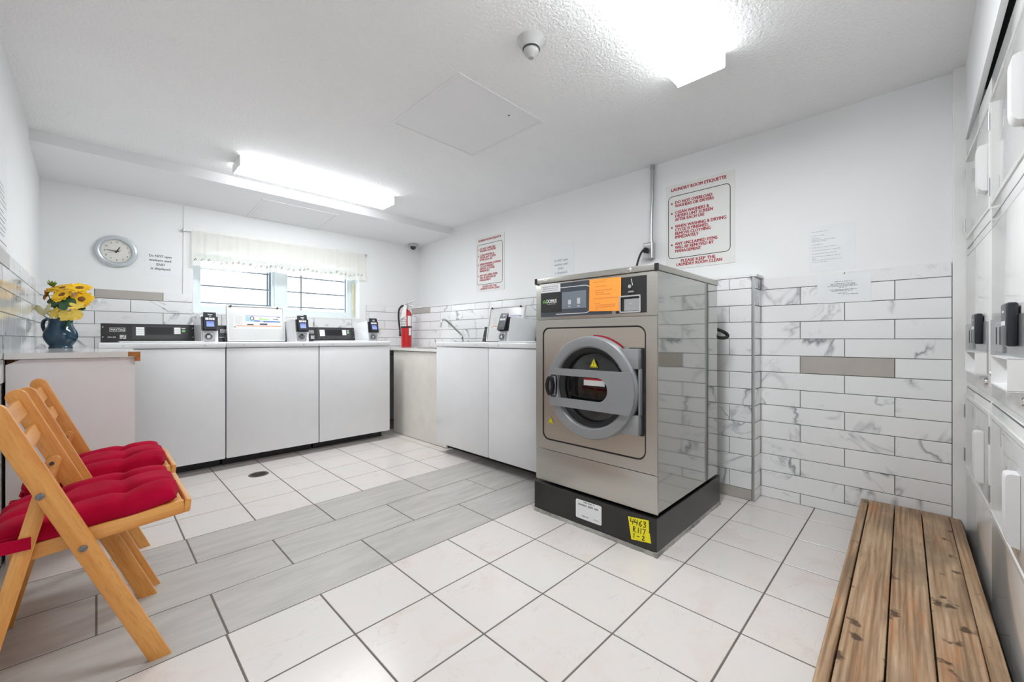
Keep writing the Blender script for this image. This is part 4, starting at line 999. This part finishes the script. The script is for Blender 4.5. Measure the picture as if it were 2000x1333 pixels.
def flower(name, pos, nrm, rad, n, mat, label, eye=0.3, lift=0.006, curl=-0.004, layers=2, group='artificial flowers in the blue jug', wide=0.42):
    p = JM @ Vector(pos); nn = (JM.to_3x3() @ Vector(nrm)).normalized(); x, y, z = frame_of(nn)
    M3 = Matrix((x, y, z)).transposed().to_4x4()
    base = JM @ Vector((pos[0]*0.25, pos[1]*0.25, 0.17))
    t = empty(name, base, 0, label, 'flower', group); off = Matrix.Translation(p-base) @ M3
    bm = NB()
    for L in range(layers):
        for k in range(n):
            a = 2*math.pi*(k+0.5*L)/n+rng.uniform(-.08, .08); s = rad*(1-0.14*L)*rng.uniform(0.9, 1.08)
            petal(bm, s, s*wide*rng.uniform(.9, 1.15), lift*(1+L*0.8)*rng.uniform(.6, 1.4), curl*rng.uniform(.5, 1.6), off @ Matrix.Rotation(a, 4, 'Z'))
    obj('petals', bm, mat, t, smooth=60)
    if eye:
        bm = NB(); lathe(bm, [(0, 0.010), (rad*eye*0.6, 0.009), (rad*eye, 0.004), (rad*eye, -0.004)], 16)
        bmesh.ops.transform(bm, matrix=off, verts=bm.verts[:]); obj('eye', bm, 'flower_eye', t, smooth=60)
    obj('stem', tube(NB(), smoothpts([(0, 0, -0.05), (p-base)*0.5-nn*0.01, (p-base)-nn*0.004], 4), 0.0028, 6), 'leaf_green', t)
k = 0.0035
def at(a, b, d): return ((a-1000)/800*(2.8+d)+883/800*2.8, d, (661.6-b)/800*(2.8+d)+0.066)
F = [('sunflower', (120, 576, -0.085), (0.0, -0.78, 0.60), 0.068, 17, 'petal_gold', 'golden sunflower facing forward in the middle of the jug', 0.30, 0.36),
     ('sunflower', (122, 563, -0.02), (0.05, -0.45, 0.90), 0.086, 18, 'petal_gold', 'golden sunflower at the top behind the middle one', 0.28, 0.34),
     ('sunflower', (154, 563, -0.03), (0.30, -0.45, 0.80), 0.066, 16, 'petal_gold', 'golden sunflower at the upper right of the bouquet', 0.34, 0.36),
     ('sunflower', (158, 585, -0.045), (0.45, -0.80, 0.30), 0.062, 16, 'petal_gold', 'golden sunflower drooping on the right of the bouquet', 0.34, 0.38),
     ('sunflower', (90, 575, -0.05), (-0.75, -0.60, 0.25), 0.048, 14, 'petal_orange', 'orange sunflower turned sideways on the left of the bouquet', 0.36, 0.36),
     ('sunflower', (103, 568, -0.02), (-0.30, -0.45, 0.80), 0.055, 15, 'petal_gold', 'small golden sunflower at the upper left of the bouquet', 0.3, 0.36)]
for nm, p_, n_, rad, cnt, mt, lb_, ey, wd in F: flower(nm, at(*p_), n_, rad, cnt, mt, lb_, ey, wide=wd)
F = [((107, 612, -0.075), (-0.15, -0.95, 0.10), 0.044, 9, 'pale yellow blossom hanging over the jug rim, left one'), ((126, 616, -0.080), (0.1, -0.95, -0.10), 0.042, 9, 'pale yellow blossom hanging over the jug rim, middle one'),
     ((146, 615, -0.07), (0.35, -0.9, 0.05), 0.044, 9, 'pale yellow blossom hanging over the jug rim, right one'), ((147, 598, -0.09), (0.2, -0.7, 0.7), 0.042, 7, 'pale yellow blossom pointing upward below the right sunflowers')]
for p_, n_, rad, cnt, lb_ in F: flower('lily_blossom', at(*p_), n_, rad, cnt, 'petal_pale', lb_, 0, -0.014, 0.022, 2, wide=0.55)
flower('pink_blossom', at(143, 578, -0.06), (0.1, -0.9, 0.3), 0.020, 6, 'blossom_pink', 'tiny pink blossom between the golden sunflowers', 0, 0.004, 0.004, 1, wide=0.7)
flower('flower_bud', at(102, 561, -0.02), (0.0, -0.3, 0.95), 0.026, 9, 'bud_green', 'green flower bud above the sunflowers', 0, 0.02, 0.006, 2, wide=0.5)
def sprig(name, leaves, mat, label):
    base = JM @ Vector((0, 0, 0.15)); t = empty(name, base, 0, label, 'leaf sprig', 'leaf sprigs in the blue jug')
    for pa, pb, nrm, w in leaves:
        p = JM @ Vector(at(*pa)); e_ = JM @ Vector(at(*pb)); dd = (e_-p); L = dd.length; dd.normalize(); nn = (JM.to_3x3() @ Vector(nrm)).normalized(); yy = nn.cross(dd).normalized(); zz = dd.cross(yy)
        M4 = Matrix.Translation(p-base) @ Matrix((dd, yy, zz)).transposed().to_4x4(); bm = NB(); petal(bm, L, w, 0.006, -0.010, M4); obj('leaf', bm, mat, t, smooth=60)
        obj('stem', tube(NB(), [(0, 0, -0.04), (p-base)*0.6, p-base], 0.0022, 6), 'leaf_green', t)
sprig('leaf_sprig', [((121, 586, -0.085), (93, 597, -0.07), (0, -1, 0.4), 0.055), ((121, 586, -0.088), (124, 606, -0.10), (0.2, -1, 0.1), 0.060), ((122, 586, -0.085), (146, 593, -0.08), (0, -1, 0.4), 0.055), ((118, 586, -0.07), (88, 588, -0.05), (0, -1, 0.4), 0.05),
     ((125, 590, -0.06), (165, 604, -0.05), (0, -1, 0.3), 0.05), ((112, 590, -0.06), (104, 606, -0.06), (0, -1, 0.1), 0.05), ((120, 572, -0.04), (108, 590, -0.05), (0, -1, 0.2), 0.06), ((130, 575, -0.04), (140, 592, -0.05), (0, -1, 0.2), 0.06)], 'leaf_green', 'dark green leaves under the sunflowers in the jug')
sprig('leaf_sprig', [((83, 617, -0.075), (68, 596, -0.11), (0.3, -1, 0.2), 0.040), ((84, 617, -0.08), (96, 593, -0.09), (-0.2, -1, 0.1), 0.040), ((92, 614, -0.07), (88, 606, -0.07), (-0.2, -1, 0.1), 0.030)], 'leaf_cream', 'pale cream leaves at the left of the blue jug')

# ------------------------------------------------------------------ folding chairs and cushions
def folding_chair(loc, W_, label, clabel):
    t = empty('folding_chair', loc, 0, label, 'chair', 'wooden folding chairs')
    for s, y in ((1, 0.0), (-1, W_)):
        p = bar('back_post', (0.135+0.012, -0.012), (-0.196, 0.832), 0.050, 0.021, 'chair_wood', t, y, True)
        yo = y-s*0.0125
        for x, z in ((-0.107, 0.575), (-0.026, 0.405)):
            obj('bolt', lathe(NB(), [(0, -0.003), (0.006, -0.003), (0.0092, -0.0015), (0.0092, 0.002)], 16, (x, yo+s*0.001, z), 'y'), 'dark_chrome', t, smooth=40)
            obj('bolt', lathe(NB(), [(0, -0.003), (0.006, -0.003), (0.006, 0.003)], 12, (x, y+s*0.030 if z > 0.5 else y+s*0.012, z), 'y'), 'charcoal', t)
        bar('rear_leg', (-0.236, 0.006), (-0.098, 0.600), 0.036, 0.016, 'chair_wood', t, y+s*0.0195, True)
        bar('seat_rail', (-0.165, 0.411), (0.206, 0.4465), 0.043, 0.020, 'chair_wood', t, y+s*0.040)
    def cross(nm, x, z, w, th, tilt, y0, y1):
        bm = NB(); box(bm, 0, y1-y0, -th/2, th/2, -w/2, w/2, 0.005, 3)
        o = obj(nm, bm, 'chair_wood', t, (x, y0, z)); o.rotation_euler = (0, 0, R(90)); o.rotation_mode = 'QUATERNION'
        o.rotation_quaternion = (Matrix.Rotation(R(tilt), 3, 'Y') @ Matrix.Rotation(R(90), 3, 'Z')).to_quaternion()
        for pgon in o.data.polygons: pgon.use_smooth = True
        o.data.set_sharp_from_angle(angle=R(35))
    cross('back_slat', -0.178, 0.772, 0.055, 0.018, -21, 0.009, W_-0.009)
    cross('back_slat', -0.146, 0.692, 0.046, 0.018, -21, 0.009, W_-0.009)
    cross('front_rail', 0.214, 0.4475, 0.043, 0.018, 6, 0.028, W_-0.028)
    for i in range(6): cross('seat_slat', -0.13+i*0.061, 0.424+i*0.0060, 0.012, 0.0605, -6, 0.050, W_-0.050)
    cross('stretcher', -0.206, 0.135, 0.030, 0.014, -13, 0.026, W_-0.026)
    # cushion
    c = empty('seat_cushion', (loc[0], loc[1]+W_/2, 0.434), 0, clabel, 'cushion', 'red seat cushions')
    nx, ny = 44, 44; bm = NB(); top = []; bot = []
    hx, hy = 0.205, W_/2-0.026
    tufts = [(a, b) for a in (-0.42, 0.35) for b in (-0.40, 0.40)]
    for i in range(nx+1):
        ra = []; rb = []
        for j in range(ny+1):
            a = -1+2*i/nx; b = -1+2*j/ny
            e = max(0.0, (1-abs(a)**6)*(1-abs(b)**6))**0.36
            wv = 0.90+0.05*math.sin(a*3.5+b*2.2)+0.03*math.sin(b*5-a*2.5)
            hgt = 0.060*e*wv
            for ta, tb in tufts: hgt -= 0.030*math.exp(-((a-ta)**2+(b-tb)**2)/0.022)*e
            hgt -= (0.013*math.exp(-((b+0.40+0.06*math.sin(a*3))**2)/0.008)+0.013*math.exp(-((b-0.40+0.05*math.sin(a*4))**2)/0.008)+0.008*math.exp(-((a-0.35+0.05*math.sin(b*5))**2)/0.007)+0.008*math.exp(-((a+0.42)**2)/0.007))*e
            x = -0.006+hx*a*(1-0.05*abs(b)**4)+0.004*math.sin(b*9); y = hy*b*(1-0.05*abs(a)**4)+0.004*math.sin(a*8+1)
            base = 0.095*(x)+0.002
            ra.append(bm.verts.new((x, y, base+0.026+hgt)))
            rb.append(bm.verts.new((x, y, base+0.026-0.022*e)) if 0 < i < nx and 0 < j < ny else ra[-1])
        top.append(ra); bot.append(rb)
    for i in range(nx):
        for j in range(ny):
            bm.faces.new((top[i][j], top[i+1][j], top[i+1][j+1], top[i][j+1]))
            q = [bot[i][j], bot[i][j+1], bot[i+1][j+1], bot[i+1][j]]
            try: bm.faces.new(q)
            except ValueError: pass
    bmesh.ops.recalc_face_normals(bm, faces=bm.faces[:])
    obj('pad', bm, 'cushion_red', c, smooth=180)
    for s in (-1, 1):
        bm = NB(); y0 = s*(W_/2-0.0195)
        ringp = [(-0.118, -0.016), (-0.186, -0.024), (-0.186, 0.004), (-0.118, 0.012)]
        box(bm, -0.196, -0.124, y0-0.016, y0-0.011, 0.000, 0.032); box(bm, -0.196, -0.124, y0+0.011, y0+0.016, 0.000, 0.032)
        box(bm, -0.200, -0.194, y0-0.016, y0+0.016, 0.000, 0.032)
        obj('strap', bm, 'cushion_red', c)
folding_chair((0.0, 1.700, 0), 0.440, 'wooden folding chair with red cushion, nearest the camera', 'red tufted seat cushion on the nearer folding chair')
folding_chair((0.016, 2.213, 0), 0.438, 'wooden folding chair with red cushion beside the white panel', 'red tufted seat cushion on the farther folding chair')

# ------------------------------------------------------------------ plank platform in front of the dryers
t = empty('plank_platform', (2.972, -0.158, 0), 0.8, 'low platform of weathered wooden planks in front of the dryers', 'platform')
yb = [(0.0, 0.038), (0.040, 0.135), (0.139, 0.234), (0.238, 0.336), (0.341, 0.372)]
for i, (a, b) in enumerate(yb):
    bm = NB(); box(bm, -2.1, 0, 0, b-a, 0, 0.034, 0.003 if i < 4 else 0.005)
    obj('plank', bm, 'weathered_plank', t, (0, a, 0.088))
obj('edge_board', box(NB(), -2.1, 0, 0, 0.024, 0, 0.088, 0.002), 'weathered_plank', t, (0, 0.350, 0))
for x in (-0.02, -0.7, -1.4, -2.05): obj('joist', box(NB(), x-0.02, x+0.02, 0.0, 0.348, 0, 0.088), 'weathered_plank', t)

# ------------------------------------------------------------------ stacked dryers
def dryer(loc, rz, label):
    """local x runs from the far edge towards the camera is negative; front faces +y; x = -s"""
    t = empty('stacked_dryer', loc, rz, label, 'dryer', 'stacked coin dryers')
    Wd = 0.684
    obj('cabinet', box(NB(), -Wd, 0, -0.72, -0.004, 0.02, 1.948, 0.003), 'dryer_white', t)
    for z0, z1, nm in ((1.400, 1.948, 'upper_panel'), (0.795, 1.396, 'control_fascia'), (0.02, 0.775, 'lower_panel')):
        obj(nm, box(NB(), -Wd, 0, -0.006, 0.0, z0, z1, 0.002), 'dryer_white', t, smooth=40)
    obj('groove', box(NB(), -Wd+0.02, -0.03, -0.0005, 0.0008, 1.430, 1.434), 'ink_gray', t)
    obj('groove', box(NB(), -Wd+0.02, -0.03, -0.0005, 0.0008, 0.770, 0.7745), 'charcoal', t)
    for zd0, zd1, hz0, hz1, hs in ((1.498, 1.845, 1.565, 1.725, 0.632), (0.395, 0.715, 0.455, 0.640, 0.545)):
        d = obj('door', box(NB(), -0.645, -0.018, -0.001, 0.0022, zd0, zd1, 0.001), 'dryer_door', t, smooth=40)
        obj('door_rim', ringprism(NB(), [(-0.662, zd0-0.020), (-0.006, zd0-0.020), (-0.006, zd1+0.020), (-0.662, zd1+0.020)], [(-0.650, zd0-0.006), (-0.014, zd0-0.006), (-0.014, zd1+0.006), (-0.650, zd1+0.006)], 'xz', -0.002, 0.0045), 'dryer_white', d)
        for z in (zd1-0.06, zd0+0.05):
            bm = NB(); cyl(bm, (-0.010, 0.0065, z-0.032), (-0.010, 0.0065, z+0.032), 0.003, seg=10); box(bm, -0.013, -0.007, 0.001, 0.006, z-0.030, z+0.030)
            obj('hinge', bm, 'satin_metal', d)
        bm = NB(); prism(bm, [(0.003, hz0-0.012), (0.018, hz0-0.008), (0.026, hz0+0.002), (0.029, hz0+0.02), (0.029, hz1-0.015), (0.027, hz1-0.004), (0.020, hz1), (0.003, hz1)], 'yz', -hs, -hs+0.055)
        es = [e for e in bm.edges if abs(e.verts[0].co.x-e.verts[1].co.x) < 1e-6]
        obj('handle', bm, 'handle_white', d, smooth=50)
    # coin and card gear
    obj('bracket_plate', box(NB(), -0.62, -0.02, 0.0, 0.005, 0.945, 1.070, 0.002), 'satin_metal', t)
    rd = obj('card_reader', box(NB(), -0.535, -0.440, 0.004, 0.026, 0.982, 1.102, 0.006, 3), 'reader_black', t, smooth=40)
    bm = NB()
    for x0, x1, z0, z1 in ((-0.52, -0.455, 1.040, 1.052), (-0.50, -0.47, 1.075, 1.081)):
        bm.faces.new([bm.verts.new(p) for p in ((x0, 0.0266, z0), (x0, 0.0266, z1), (x1, 0.0266, z1), (x1, 0.0266, z0))])
    obj('print', bm, 'print_white', rd)
    obj('coin_mech', box(NB(), -0.33, -0.20, 0.003, 0.012, 0.960, 1.055, 0.002), 'console_gray', t)
    for x in (-0.30, -0.23): obj('coin_slot', box(NB(), x-0.006, x+0.006, 0.011, 0.0135, 0.985, 1.04), 'black_plastic', t)
    bm = NB(); x0, x1, yd = -0.62, -0.335, 0.034
    box(bm, x0, x0+0.003, 0.0, yd, 0.868, 0.952); box(bm, x1-0.003, x1, 0.0, yd, 0.868, 0.952); box(bm, x0, x1, 0.0, yd, 0.866, 0.870); box(bm, x0, x1, 0.0, 0.004, 0.868, 0.952); box(bm, x0, x1, 0.0, yd, 0.950, 0.953)
    obj('coin_tray', bm, 'handle_white', t)
    obj('knob', lathe(NB(), [(0, 0.010), (0.010, 0.009), (0.013, 0.003), (0.013, 0)], 16, (-0.60, 0.0, 0.842), 'y'), 'chrome', t, smooth=40)
    obj('knob', lathe(NB(), [(0, 0.008), (0.008, 0.007), (0.010, 0.002), (0.010, 0)], 16, (-0.015, 0.0, 0.880), 'y'), 'chrome', t, smooth=40)
    return t
dryer((2.949, -0.176, 0), 1.6, 'white stacked coin dryer next to the tiled wall')
dryer((2.949-0.688*math.cos(R(1.6)), -0.176-0.688*math.sin(R(1.6)), 0), 0.6, 'white stacked coin dryer at the right edge of the picture')
